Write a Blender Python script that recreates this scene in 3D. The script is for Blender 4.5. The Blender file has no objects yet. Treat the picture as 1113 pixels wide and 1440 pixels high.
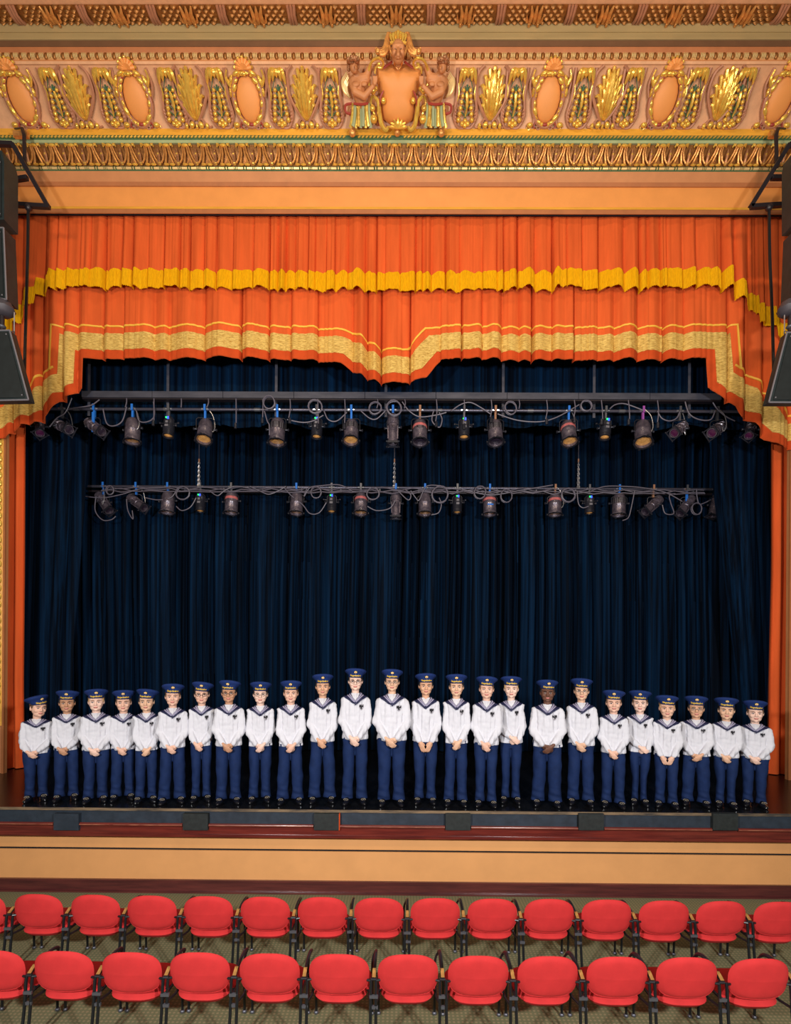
import bpy, math, random
import numpy as np
from mathutils import Vector, Matrix, noise
from mathutils.bvhtree import BVHTree

# ------------------------------------------------------------------ camera
SC = bpy.context.scene
COL = SC.collection
FPX, CX, HY = 750.0, 556.5, 905.0          # focal length in pixels, principal point
CAMZ = 3.27
YAW, ROLL = math.radians(0.36), math.radians(0.39)
cam_d = bpy.data.cameras.new('camera')
cam = bpy.data.objects.new('camera', cam_d)
COL.objects.link(cam)
CR = Matrix.Rotation(YAW, 3, 'Z') @ Matrix.Rotation(math.pi / 2, 3, 'X') @ Matrix.Rotation(ROLL, 3, 'Z')
cam.matrix_world = Matrix.Translation((0, 0, CAMZ)) @ CR.to_4x4()
cam_d.sensor_width = 36.0
cam_d.sensor_fit = 'AUTO'
cam_d.lens = FPX / 1440.0 * 36.0
cam_d.shift_y = (HY - 720.0) / 1440.0
cam_d.clip_end = 200
SC.camera = cam

# ------------------------------------------------------------------ world, lights, exposure
w = bpy.data.worlds.new('world')
SC.world = w
w.use_nodes = True
w.node_tree.nodes['Background'].inputs[0].default_value = (1.0, 0.90, 0.80, 1)
w.node_tree.nodes['Background'].inputs[1].default_value = 0.13


def area(name, loc, target, size, power, color, size_y=None):
    l = bpy.data.lights.new(name, 'AREA')
    l.energy = power
    l.color = color
    l.shape = 'RECTANGLE'
    l.size = size
    l.size_y = size_y or size
    o = bpy.data.objects.new(name, l)
    COL.objects.link(o)
    o.location = loc
    o.rotation_euler = (Vector(target) - Vector(loc)).to_track_quat('-Z', 'Y').to_euler()
    return o


# two flash heads on stands left and right of the camera
area('flash_head', (-3.0, -0.6, 4.3), (0.5, 8.0, 3.9), 0.35, 440, (0.98, 0.985, 1.0))
area('flash_head', (3.0, -0.6, 4.3), (-0.5, 8.0, 3.9), 0.35, 440, (0.98, 0.985, 1.0))
# warm fill added to brighten the cornice, in place of unseen house lights
area('warm_fill', (-3.6, 0.6, 7.6), (-1.5, 8.2, 10.9), 1.2, 185, (1.0, 0.74, 0.45), 0.4)
area('warm_fill', (3.6, 0.6, 7.6), (1.5, 8.2, 10.9), 1.2, 185, (1.0, 0.74, 0.45), 0.4)
area('warm_fill', (0.0, 1.5, 13.5), (0.0, 8.0, 11.0), 3.0, 130, (1.0, 0.80, 0.55), 0.5)

vs = SC.view_settings
vs.view_transform = 'Standard'
vs.look = 'None'
vs.exposure = 0.0
vs.gamma = 1.0
vs.use_curve_mapping = False
SC.cycles.max_bounces = 5
SC.cycles.diffuse_bounces = 3
SC.cycles.glossy_bounces = 3


def P(px, py, Y):
    """World point seen at photo pixel (px, py) on the vertical plane y = Y."""
    d = CR @ Vector(((px - CX) / FPX, -(py - HY) / FPX, -1.0))
    return Vector((0, 0, CAMZ)) + d * (Y / d.y)


def PX(px, py, Y):
    return P(px, py, Y).x


def PZ(px, py, Y):
    return P(px, py, Y).z


# ------------------------------------------------------------------ materials
def lin(c):
    if isinstance(c, str):
        c = [int(c[i:i + 2], 16) / 255 for i in (0, 2, 4)]
        return tuple((x / 12.92 if x <= .04045 else ((x + .055) / 1.055) ** 2.4) for x in c)
    return tuple(c)


def mat(name, col, rough=0.6, metal=0.0, var=0.0, vscale=6.0, bump=0.0, bscale=60.0, stretch=(1, 1, 1),
        sheen=0.0, coat=0.0, emit=0.0, col2=None, spec=None, bstretch=None, ramp=(.32, .68)):
    m = bpy.data.materials.new(name)
    m.use_nodes = True
    nt = m.node_tree
    b = nt.nodes['Principled BSDF']
    c = lin(col)
    b.inputs['Base Color'].default_value = (*c, 1)
    b.inputs['Roughness'].default_value = rough
    b.inputs['Metallic'].default_value = metal
    if spec is not None:
        b.inputs['Specular IOR Level'].default_value = spec
    if sheen:
        b.inputs['Sheen Weight'].default_value = sheen
        b.inputs['Sheen Roughness'].default_value = 0.4
        b.inputs['Sheen Tint'].default_value = (*[min(1, x * 1.5 + .05) for x in c], 1)
    if coat:
        b.inputs['Coat Weight'].default_value = coat
        b.inputs['Coat Roughness'].default_value = 0.15
    if emit:
        b.inputs['Emission Color'].default_value = (*c, 1)
        b.inputs['Emission Strength'].default_value = emit
    tc = nt.nodes.new('ShaderNodeTexCoord')

    def nz(scale, st):
        mp = nt.nodes.new('ShaderNodeMapping')
        mp.inputs['Scale'].default_value = st
        nt.links.new(tc.outputs['Object'], mp.inputs['Vector'])
        n = nt.nodes.new('ShaderNodeTexNoise')
        n.inputs['Scale'].default_value = scale
        n.inputs['Detail'].default_value = 5
        n.inputs['Roughness'].default_value = .6
        nt.links.new(mp.outputs[0], n.inputs['Vector'])
        return n
    if var or col2 is not None:
        n = nz(vscale, stretch)
        r = nt.nodes.new('ShaderNodeValToRGB')
        r.color_ramp.elements[0].position = ramp[0]
        r.color_ramp.elements[1].position = ramp[1]
        c2 = lin(col2) if col2 is not None else tuple(min(1, x * (1 + var)) for x in c)
        c1 = c if col2 is not None else tuple(x * (1 - var) for x in c)
        r.color_ramp.elements[0].color = (*c1, 1)
        r.color_ramp.elements[1].color = (*c2, 1)
        nt.links.new(n.outputs[0], r.inputs[0])
        nt.links.new(r.outputs[0], b.inputs['Base Color'])
    if bump:
        n = nz(bscale, bstretch or stretch)
        bp = nt.nodes.new('ShaderNodeBump')
        bp.inputs['Strength'].default_value = bump
        bp.inputs['Distance'].default_value = .01
        nt.links.new(n.outputs[0], bp.inputs['Height'])
        nt.links.new(bp.outputs[0], b.inputs['Normal'])
    return m


M = {}
M['orange_cloth'] = mat('orange_cloth', (.70, .112, .024), .85, var=.12, vscale=3, stretch=(3, 3, .3), sheen=.08, spec=.15, bump=.1, bscale=150)
M['orange_hem'] = mat('orange_hem', (.56, .070, .013), .85, var=.1, sheen=.05, spec=.15)
M['fringe'] = mat('fringe_yellow', (.90, .43, .002), .7, spec=.15, var=.25, vscale=30, stretch=(6, 6, .3), bump=.5, bscale=90)
M['gold_braid'] = mat('gold_braid', (.56, .29, .040), .42, metal=.2, ramp=(.36, .60), col2=(1.0, .70, .20), vscale=30, stretch=(.6, .6, 4), bump=1.0, bscale=70, bstretch=(.6, .6, 4))
M['gold_cord'] = mat('gold_cord', (.9, .5, .06), .5)
M['navy_velvet'] = mat('navy_velvet', (.0005, .0026, .0075), .8, ramp=(.40, .74), col2=(.0020, .022, .066), vscale=3.2, stretch=(5, 5, .06), sheen=.10, bump=.1, bscale=120, spec=.08)  # black and blue streaks in the colour stand in for fold shade and highlights
M['paint_orange'] = mat('paint_orange', (.84, .33, .085), .55, var=.05, vscale=3)
M['paint_wall'] = mat('paint_ochre', (.74, .35, .125), .5, var=.05, vscale=2.5, bump=.04, bscale=90)
M['paint_terracotta'] = mat('paint_terracotta', (.58, .235, .09), .55, var=.07, vscale=4)
M['paint_brown'] = mat('paint_brown', (.44, .15, .05), .55, var=.08)
M['paint_shade_brown'] = mat('paint_shade_brown', (.16, .075, .035), .6, var=.08)
M['paint_cream'] = mat('paint_cream', (.46, .33, .15), .55, var=.06, vscale=3, stretch=(.4, 3, 3))
M['paint_pink'] = mat('paint_pink', (.72, .38, .20), .55, var=.1, vscale=9, bump=.15, bscale=30)
M['paint_mauve'] = mat('paint_mauve', (.46, .20, .11), .5, var=.12, vscale=12)
M['paint_yellow'] = mat('paint_yellow', (.82, .40, .045), .4, var=.12, vscale=4, stretch=(.5, 4, 4))
M['paint_green'] = mat('paint_green', (.05, .13, .06), .5, var=.15)
M['paint_pale_green'] = mat('paint_pale_green', (.36, .42, .22), .55, var=.1)
M['paint_red'] = mat('paint_red', (.36, .05, .035), .45, var=.1)
M['gold'] = mat('gold_leaf', (1.0, .52, .09), .24, metal=.42, var=.30, vscale=14, bump=.25, bscale=30)
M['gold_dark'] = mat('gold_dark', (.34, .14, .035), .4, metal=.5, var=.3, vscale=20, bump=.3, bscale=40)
M['gold_dull'] = mat('gold_glaze', (.95, .46, .13), .36, metal=.5, col2=(.55, .23, .06), vscale=18, bump=.3, bscale=40)
M['gold_bronze'] = mat('bronze_glaze', (.55, .25, .12), .42, metal=.45, col2=(.30, .13, .05), vscale=20, bump=.3, bscale=40)
M['gold_pale'] = mat('gold_pale', (1.0, .74, .34), .3, metal=.4)
M['mahogany'] = mat('mahogany', (.085, .012, .010), .28, col2=(.19, .028, .018), vscale=5, stretch=(.35, 3, 6), coat=.5)
M['mahogany_dark'] = mat('mahogany_dark', (.060, .013, .014), .32, col2=(.13, .028, .024), vscale=4, stretch=(.4, 3, 5), coat=.4)
M['nosing_glint'] = mat('edge_highlight', (.42, .16, .09), .4, col2=(.16, .03, .02), vscale=9, stretch=(.8, 3, 3))  # lighter colour for the painted highlight along the rail
M['fascia'] = mat('fascia_blue_black', (.022, .032, .046), .5, var=.25, vscale=8, bump=.1)
M['edge_strip'] = mat('edge_strip', (.05, .045, .04), .4, col2=(.30, .20, .11), vscale=5, stretch=(.5, 3, 3))
M['cover_black'] = mat('cover_black', (.016, .020, .019), .55, var=.3, vscale=20)
M['stage_black'] = mat('stage_black', (.006, .006, .007), .26, var=.5, vscale=6, bump=.08, bscale=20)
M['dark'] = mat('masking_and_shade', (.004, .005, .008), .9)
M['chair_red'] = mat('chair_red', (.56, .030, .030), .8, spec=.2, var=.10, vscale=5, bump=.15, bscale=300, sheen=.15)
M['black_tube'] = mat('black_tube', (.008, .009, .011), .3)
M['arm_black'] = mat('arm_black', (.014, .010, .013), .38)
M['wood_plate'] = mat('wood_plate', (.36, .17, .045), .4, var=.3, vscale=30, stretch=(1, .2, 1))
M['grey_metal'] = mat('grey_metal', (.14, .14, .16), .4, metal=.6)
M['speaker_black'] = mat('speaker_black', (.010, .014, .015), .55, var=.2, vscale=10)
M['speaker_side'] = mat('speaker_side', (.016, .026, .028), .5, var=.2, vscale=10)
M['speaker_edge'] = mat('speaker_edge', (.16, .15, .17), .5)
M['steel_dark'] = mat('steel_dark', (.022, .016, .020), .4, metal=.2)
M['raceway'] = mat('raceway_grey', (.060, .062, .085), .42, metal=.3, col2=(.10, .10, .13), vscale=5, stretch=(.5, 2, 2))
M['pipe'] = mat('pipe_grey', (.10, .095, .13), .35, metal=.6)
M['cable'] = mat('cable_black', (.13, .115, .15), .45)
M['chrome'] = mat('chrome', (.75, .74, .78), .22, metal=.9)
M['can'] = mat('can_grey', (.075, .060, .085), .32, metal=.45, coat=.3, col2=(.20, .16, .19), vscale=14, bump=.3, bscale=70)
M['can_dark'] = mat('can_black', (.022, .022, .032), .38, metal=.3, var=.3)
M['can_red'] = mat('tape_red', (.50, .13, .13), .6, var=.3, vscale=20)
M['tape_blue'] = mat('tape_blue', (.01, .16, .62), .6)
M['tape_brown'] = mat('tape_brown', (.32, .15, .08), .6)
M['tape_violet'] = mat('tape_violet', (.30, .06, .32), .6)
M['lens_amber'] = mat('lens_amber', (.85, .40, .12), .28, var=.25, vscale=30, coat=.5)
M['lens_dark'] = mat('lens_dark', (.03, .02, .035), .15, coat=.6)
M['lens_violet'] = mat('lens_violet', (.07, .012, .05), .15, coat=.6)
M['led_green'] = mat('led_green', (.02, .9, .15), .4, emit=1.5)
M['led_blue'] = mat('led_blue', (.05, .12, .9), .4, emit=1.0)
M['tag_yellow'] = mat('tag_yellow', (.8, .75, .05), .5)
M['chain'] = mat('chain_steel', (.45, .43, .44), .35, metal=.7)
# clothes
M['white_cloth'] = mat('white_cloth', (.655, .65, .70), .8, spec=.2, var=.03, vscale=8, bump=.1, bscale=220)
M['navy_cloth'] = mat('navy_cloth', (.0075, .021, .080), .8, var=.2, vscale=9, sheen=.04, spec=.2, bump=.1, bscale=200)
M['cap_blue'] = mat('cap_blue', (.012, .030, .130), .75, var=.15, vscale=20, sheen=.08, spec=.15)
M['cap_band'] = mat('cap_band', (.006, .010, .045), .6)
M['collar_navy'] = mat('collar_navy', (.008, .010, .050), .7)
M['stripe'] = mat('stripe_lilac', (.36, .33, .46), .7)
M['letter_gold'] = mat('letter_gold', (.88, .56, .02), .5)
M['badge_red'] = mat('badge_red', (.60, .10, .06), .5)
M['badge_white'] = mat('badge_white', (.85, .80, .72), .5)
M['emblem'] = mat('emblem_black', (.010, .010, .014), .7)
M['emblem_grey'] = mat('emblem_grey', (.42, .40, .44), .7)
M['shoe'] = mat('shoe_black', (.006, .006, .008), .16, coat=.5)
M['lace'] = mat('lace_tan', (.30, .25, .18), .5)
M['lips'] = mat('lips', (.58, .20, .17), .5)
M['eye_white'] = mat('eye_white', (.70, .66, .64), .3)
M['iris'] = mat('iris_dark', (.03, .02, .018), .2)
M['glasses'] = mat('glasses_frame', (.02, .018, .02), .3)
M['glasses_thin'] = mat('glasses_wire', (.35, .30, .26), .3, metal=.6)


def carpet_mat():
    m = bpy.data.materials.new('carpet_olive')
    m.use_nodes = True
    nt = m.node_tree
    b = nt.nodes['Principled BSDF']
    b.inputs['Roughness'].default_value = .95
    tc = nt.nodes.new('ShaderNodeTexCoord')
    v = nt.nodes.new('ShaderNodeTexVoronoi')
    v.inputs['Scale'].default_value = 26
    v.inputs['Randomness'].default_value = 0.0
    mp = nt.nodes.new('ShaderNodeMapping')
    mp.inputs['Rotation'].default_value = (0, 0, 0)
    nt.links.new(tc.outputs['Object'], mp.inputs['Vector'])
    nt.links.new(mp.outputs[0], v.inputs['Vector'])
    r = nt.nodes.new('ShaderNodeValToRGB')
    r.color_ramp.interpolation = 'LINEAR'
    r.color_ramp.elements[0].position = .20
    r.color_ramp.elements[0].color = (.33, .26, .13, 1)
    r.color_ramp.elements[1].position = .36
    r.color_ramp.elements[1].color = (.185, .180, .082, 1)
    nt.links.new(v.outputs['Distance'], r.inputs[0])
    n = nt.nodes.new('ShaderNodeTexNoise')
    n.inputs['Scale'].default_value = 180
    nt.links.new(tc.outputs['Object'], n.inputs['Vector'])
    mx = nt.nodes.new('ShaderNodeMix')
    mx.data_type = 'RGBA'
    mx.blend_type = 'MULTIPLY'
    mx.inputs['Factor'].default_value = .5
    nt.links.new(r.outputs[0], mx.inputs['A'])
    nt.links.new(n.outputs[0], mx.inputs['B'])
    nt.links.new(mx.outputs['Result'], b.inputs['Base Color'])
    bp = nt.nodes.new('ShaderNodeBump')
    bp.inputs['Strength'].default_value = .4
    bp.inputs['Distance'].default_value = .004
    nt.links.new(n.outputs[0], bp.inputs['Height'])
    nt.links.new(bp.outputs[0], b.inputs['Normal'])
    return m


M['carpet'] = carpet_mat()


def perf_mat():
    """Perforated can: small dark vent holes in a staggered grid (flat print sized detail)."""
    m = M['can'].copy()
    m.name = 'can_vented'
    nt = m.node_tree
    b = nt.nodes['Principled BSDF']
    tc = nt.nodes.new('ShaderNodeTexCoord')
    v = nt.nodes.new('ShaderNodeTexVoronoi')
    v.inputs['Scale'].default_value = 42
    v.inputs['Randomness'].default_value = 0
    nt.links.new(tc.outputs['Object'], v.inputs['Vector'])
    r = nt.nodes.new('ShaderNodeValToRGB')
    r.color_ramp.elements[0].position = .25
    r.color_ramp.elements[0].color = (.36, .33, .36, 1)
    r.color_ramp.elements[1].position = .40
    r.color_ramp.elements[1].color = (.06, .05, .06, 1)
    nt.links.new(v.outputs['Distance'], r.inputs[0])
    nt.links.new(r.outputs[0], b.inputs['Base Color'])
    return m


M['can_vent'] = perf_mat()


# ------------------------------------------------------------------ mesh helpers
def make_mesh(name, V, F, mats, MI=None, angle=42, smooth=True):
    me = bpy.data.meshes.new(name)
    if isinstance(F, np.ndarray):
        n, k = F.shape
        me.vertices.add(len(V))
        me.vertices.foreach_set('co', np.asarray(V, dtype=np.float32).ravel())
        me.loops.add(n * k)
        me.loops.foreach_set('vertex_index', F.astype(np.int32).ravel())
        me.polygons.add(n)
        me.polygons.foreach_set('loop_start', np.arange(0, n * k, k, dtype=np.int32))
        me.polygons.foreach_set('loop_total', np.full(n, k, dtype=np.int32))
        me.update(calc_edges=True)
    else:
        me.from_pydata([tuple(v) for v in V], [], F)
    for m in mats:
        me.materials.append(m)
    if MI is not None:
        me.polygons.foreach_set('material_index', np.asarray(MI, dtype=np.int32))
    if smooth:
        me.polygons.foreach_set('use_smooth', np.ones(len(me.polygons), dtype=bool))
        if angle:
            me.set_sharp_from_angle(angle=math.radians(angle))
    me.update()
    return me


class MB:
    def __init__(self):
        self.v, self.f, self.m = [], [], []
        self.M = None

    def add(self, V, F, mi=0):
        o = len(self.v)
        if self.M is not None:
            V = [self.M @ Vector(p) for p in V]
        self.v.extend([tuple(p) for p in V])
        self.f.extend([tuple(i + o for i in f) for f in F])
        self.m.extend([mi] * len(F))
        return self

    def box(self, a, b, mi=0):
        x0, y0, z0 = a
        x1, y1, z1 = b
        V = [(x0, y0, z0), (x1, y0, z0), (x1, y1, z0), (x0, y1, z0), (x0, y0, z1), (x1, y0, z1), (x1, y1, z1), (x0, y1, z1)]
        F = [(0, 3, 2, 1), (4, 5, 6, 7), (0, 1, 5, 4), (1, 2, 6, 5), (2, 3, 7, 6), (3, 0, 4, 7)]
        return self.add(V, F, mi)

    def bar(self, p0, p1, w, h, mi=0, up=(0, 0, 1)):
        p0, p1 = Vector(p0), Vector(p1)
        t = (p1 - p0).normalized()
        u = Vector(up)
        s = t.cross(u)
        if s.length < 1e-4:
            s = t.cross(Vector((1, 0, 0)))
        s.normalize()
        u = s.cross(t)
        V = []
        for p in (p0, p1):
            for a, b in ((-1, -1), (1, -1), (1, 1), (-1, 1)):
                V.append(p + s * (a * w / 2) + u * (b * h / 2))
        F = [(3, 2, 1, 0), (4, 5, 6, 7), (0, 1, 5, 4), (1, 2, 6, 5), (2, 3, 7, 6), (3, 0, 4, 7)]
        return self.add(V, F, mi)

    def tube(self, pts, r, seg=6, mi=0, caps=True, closed=False, flat=1.0, up=None):
        pts = [Vector(p) for p in pts]
        n = len(pts)
        rs = r if hasattr(r, '__len__') else [r] * n
        V, F = [], []
        prev = None
        for i, p in enumerate(pts):
            if closed:
                t = pts[(i + 1) % n] - pts[i - 1]
            else:
                t = pts[min(i + 1, n - 1)] - pts[max(i - 1, 0)]
            if t.length < 1e-9:
                t = Vector((0, 0, 1))
            t.normalize()
            if up is not None:
                s = t.cross(Vector(up))
                if s.length < 1e-4:
                    s = t.orthogonal()
            elif prev is None:
                s = t.orthogonal()
            else:
                s = prev - t * prev.dot(t)
                if s.length < 1e-5:
                    s = t.orthogonal()
            s.normalize()
            prev = s
            u = t.cross(s)
            for k in range(seg):
                a = 2 * math.pi * k / seg
                V.append(p + s * (math.cos(a) * rs[i]) + u * (math.sin(a) * rs[i] * flat))
        m = n if closed else n - 1
        for i in range(m):
            j = (i + 1) % n
            for k in range(seg):
                k2 = (k + 1) % seg
                F.append((i * seg + k, i * seg + k2, j * seg + k2, j * seg + k))
        if caps and not closed:
            F.append(tuple(range(seg - 1, -1, -1)))
            F.append(tuple((n - 1) * seg + k for k in range(seg)))
        return self.add(V, F, mi)

    def ell(self, c, r, R=None, mi=0, nu=12, nv=8):
        c = Vector(c)
        if not hasattr(r, '__len__'):
            r = (r, r, r)
        V = [Vector((0, 0, r[2]))]
        for j in range(1, nv):
            th = math.pi * j / nv
            for i in range(nu):
                ph = 2 * math.pi * i / nu
                V.append(Vector((r[0] * math.sin(th) * math.cos(ph), r[1] * math.sin(th) * math.sin(ph), r[2] * math.cos(th))))
        V.append(Vector((0, 0, -r[2])))
        F = []
        for i in range(nu):
            F.append((0, 1 + i, 1 + (i + 1) % nu))
        for j in range(nv - 2):
            for i in range(nu):
                a = 1 + j * nu + i
                b = 1 + j * nu + (i + 1) % nu
                F.append((a, a + nu, b + nu, b))
        L = len(V) - 1
        for i in range(nu):
            F.append((L, L - nu + (i + 1) % nu, L - nu + i))
        if R is not None:
            V = [R @ v for v in V]
        return self.add([v + c for v in V], F, mi)

    def capsule(self, p0, p1, r0, r1, mi=0, seg=10):
        p0, p1 = Vector(p0), Vector(p1)
        t = (p1 - p0)
        L = t.length
        t.normalize()
        pts, rs = [], []
        for a in (90, 60, 30):
            pts.append(p0 - t * r0 * math.sin(math.radians(a)))
            rs.append(max(r0 * math.cos(math.radians(a)), 1e-4))
        for k in range(4):
            u = k / 3
            pts.append(p0.lerp(p1, u))
            rs.append(r0 + (r1 - r0) * u)
        for a in (30, 60, 90):
            pts.append(p1 + t * r1 * math.sin(math.radians(a)))
            rs.append(max(r1 * math.cos(math.radians(a)), 1e-4))
        return self.tube(pts, rs, seg, mi)

    def lathe(self, prof, n=16, mi=0, T=None, sy=1.0):
        """prof: list of (radius, z) or (radius, z, mat); revolved about z, then moved by matrix T"""
        V, F, ms = [], [], []
        for p in prof:
            for k in range(n):
                a = 2 * math.pi * k / n
                V.append(Vector((p[0] * math.cos(a), p[0] * math.sin(a) * sy, p[1])))
        if T is not None:
            V = [T @ v for v in V]
        o = len(self.v)
        for i in range(len(prof) - 1):
            mm = prof[i][2] if len(prof[i]) > 2 else mi
            FF = [(i * n + k, i * n + (k + 1) % n, (i + 1) * n + (k + 1) % n, (i + 1) * n + k) for k in range(n)]
            F += FF
            ms += [mm] * n
        if self.M is not None:
            V = [self.M @ v for v in V]
        self.v.extend([tuple(v) for v in V])
        self.f.extend([tuple(i + o for i in f) for f in F])
        self.m.extend(ms)
        return self

    def grid(self, fn, nu, nv, mi=0):
        V = [fn(i / nu, j / nv) for j in range(nv + 1) for i in range(nu + 1)]
        F = [(j * (nu + 1) + i, j * (nu + 1) + i + 1, (j + 1) * (nu + 1) + i + 1, (j + 1) * (nu + 1) + i)
             for j in range(nv) for i in range(nu)]
        return self.add(V, F, mi)

    def prism(self, poly, y0, y1, mi=0, side=None):
        """poly of (x, z), extruded from y0 (front) to y1"""
        n = len(poly)
        V = [(p[0], y0, p[1]) for p in poly] + [(p[0], y1, p[1]) for p in poly]
        self.add(V, [tuple(range(n)), tuple(range(2 * n - 1, n - 1, -1))], mi)
        o = len(self.f)
        self.add(V, [(i, i + n, (i + 1) % n + n, (i + 1) % n) for i in range(n)], mi if side is None else side)
        return self

    def mesh(self, name, mats, angle=42):
        return make_mesh(name, self.v, self.f, mats, self.m, angle)

    def build(self, name, mats, parent=None, loc=None, rot=None, angle=42):
        if not isinstance(mats, (list, tuple)):
            mats = [mats]
        return link(name, self.mesh(name, [M[x] if isinstance(x, str) else x for x in mats], angle), parent, loc, rot)


def link(name, me, parent=None, loc=None, rot=None):
    o = bpy.data.objects.new(name, me)
    COL.objects.link(o)
    if parent is not None:
        o.parent = parent
    if loc is not None:
        o.location = loc
    if rot is not None:
        o.rotation_euler = rot
    return o


def tag(o, label=None, cat=None, group=None, kind=None):
    if label:
        o['label'] = label
    if cat:
        o['category'] = cat
    if group:
        o['group'] = group
    if kind:
        o['kind'] = kind
    return o


def thing(name, label, cat, loc=(0, 0, 0), rotz=0.0, group=None):
    o = bpy.data.objects.new(name, None)
    COL.objects.link(o)
    o.empty_display_size = .05
    o.location = loc
    o.rotation_euler = (0, 0, rotz)
    return tag(o, label, cat, group)


KIDS = {}


def kids(o):
    return [c for c in bpy.data.objects if c.parent == o]


def tree(o):
    return (o, [tree(c) for c in kids(o)])


def copy_tree(t, parent=None):
    c = t[0].copy()
    COL.objects.link(c)
    if parent is not None:
        c.parent = parent
    for k in t[1]:
        copy_tree(k, c)
    return c


def fuse(mb, voxel, smooth=2):
    me = make_mesh('tmp', mb.v, mb.f, [], None, 0, False)
    ob = bpy.data.objects.new('tmp', me)
    COL.objects.link(ob)
    md = ob.modifiers.new('r', 'REMESH')
    md.mode = 'VOXEL'
    md.voxel_size = voxel
    if smooth:
        ms = ob.modifiers.new('s', 'SMOOTH')
        ms.iterations = smooth
        ms.factor = .5
    dg = bpy.context.evaluated_depsgraph_get()
    ev = ob.evaluated_get(dg)
    em = ev.to_mesh()
    V = np.empty(len(em.vertices) * 3, dtype=np.float32)
    em.vertices.foreach_get('co', V)
    V = V.reshape(-1, 3).astype(np.float64)
    F = np.empty(len(em.loops), dtype=np.int32)
    em.loops.foreach_get('vertex_index', F)
    F = F.reshape(-1, 4)
    ev.to_mesh_clear()
    bpy.data.objects.remove(ob)
    bpy.data.meshes.remove(me)
    return V, F


def spline(pts, n=8):
    """Catmull-Rom through the points"""
    pts = [Vector(p) for p in pts]
    out = []
    for i in range(len(pts) - 1):
        p0 = pts[max(i - 1, 0)]
        p1, p2 = pts[i], pts[i + 1]
        p3 = pts[min(i + 2, len(pts) - 1)]
        for k in range(n):
            t = k / n
            out.append(.5 * ((2 * p1) + (p2 - p0) * t + (2 * p0 - 5 * p1 + 4 * p2 - p3) * t * t + (3 * p1 - p0 - 3 * p2 + p3) * t ** 3))
    out.append(pts[-1])
    return out


ORD = ['first', 'second', 'third', 'fourth', 'fifth', 'sixth', 'seventh', 'eighth', 'ninth', 'tenth', 'eleventh',
       'twelfth', 'thirteenth', 'fourteenth', 'fifteenth', 'sixteenth', 'seventeenth', 'eighteenth', 'nineteenth', 'twentieth']

# ------------------------------------------------------------------ the setting: floor, stage, walls
YS = 6.97           # stage wall plane
YE = 6.87           # stage lip plane
ZS = PZ(560, 1139, YE)   # stage height
XW = 8.2


def struct(name, mb, mats, angle=42):
    return tag(mb.build(name, mats, angle=angle), kind='structure')


struct('floor', MB().box((-XW, -3, -.05), (XW, YS + .02, 0)), 'carpet')
struct('stage_floor', MB().box((-XW, YE - .02, ZS - .03), (XW, 11.6, ZS)), 'stage_black')
o = struct('trim_1', MB().box((-XW, YE - .035, ZS - .03), (XW, YE - .02, ZS + .003)), 'edge_strip')
z1 = PZ(560, 1161, YE)
struct('trim_2', MB().box((-XW, YE - .012, z1 - .03), (XW, YE + .05, ZS - .03)), 'fascia')

# mahogany rail under the stage lip: a moulded profile broken by the cover plates
z2 = PZ(560, 1178, YE)
mb = MB()
mb.box((-XW, YE - .03, z2), (XW, YS, z1 - .02))
mb.box((-XW, YE - .045, z2), (XW, YE - .03, z2 + .035))
struct('trim_3', mb, 'mahogany')
COVERS = [94, 275.5, 459.5, 644.5, 831.5, 1020]
edges = [-XW] + sum([[PX(c - 18.5, 1158, YE - .05), PX(c + 18.5, 1158, YE - .05)] for c in COVERS], []) + [XW]
rail = tag(bpy.data.objects.new('trim_4', None), kind='structure')
COL.objects.link(rail)
for k in range(0, len(edges), 2):
    a, b = edges[k], edges[k + 1]
    m_ = MB().tube([(a, YE - .045, z1), (b, YE - .045, z1)], .022, 10)
    m_.box((a, YE - .045, z1 - .02), (b, YE - .012, z1 + .012))
    s = m_.build('rail_nosing', 'mahogany', rail)
    MB().box((a, YE - .069, z1 - .003), (b, YE - .0665, z1 + .006)).build('edge_highlight', 'nosing_glint', s)  # thin pale strip: the nosing's highlight put in as colour
for k, c in enumerate(COVERS):
    a, b = PX(c - 17.5, 1155, YE - .06), PX(c + 17.5, 1155, YE - .06)
    za, zb = PZ(c, 1144, YE - .06), PZ(c, 1167, YE - .06)
    m_ = MB().box((a, YE - .075, zb), (b, YE - .01, za))
    t = thing('cover_plate', 'small dark rectangular cover panel breaking the stage-edge rail, %s from the left' % ORD[k], 'panel',
              ((a + b) / 2, YE - .04, zb), group='dark cover panels along the stage lip')
    for m2, nm, mt in ((m_, 'plate', 'fascia' if k == 0 else 'cover_black'),):
        m2.M = None
        ob = m2.build(nm, mt, t)
        ob.location = (-t.location.x, -t.location.y, -t.location.z)
    if k == 2:
        ob = MB().box((b, YE - .074, zb), (b + .012, YE - .02, za)).build('edge_strip', 'orange_hem', t)
        ob.location = (-t.location.x, -t.location.y, -t.location.z)

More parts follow.
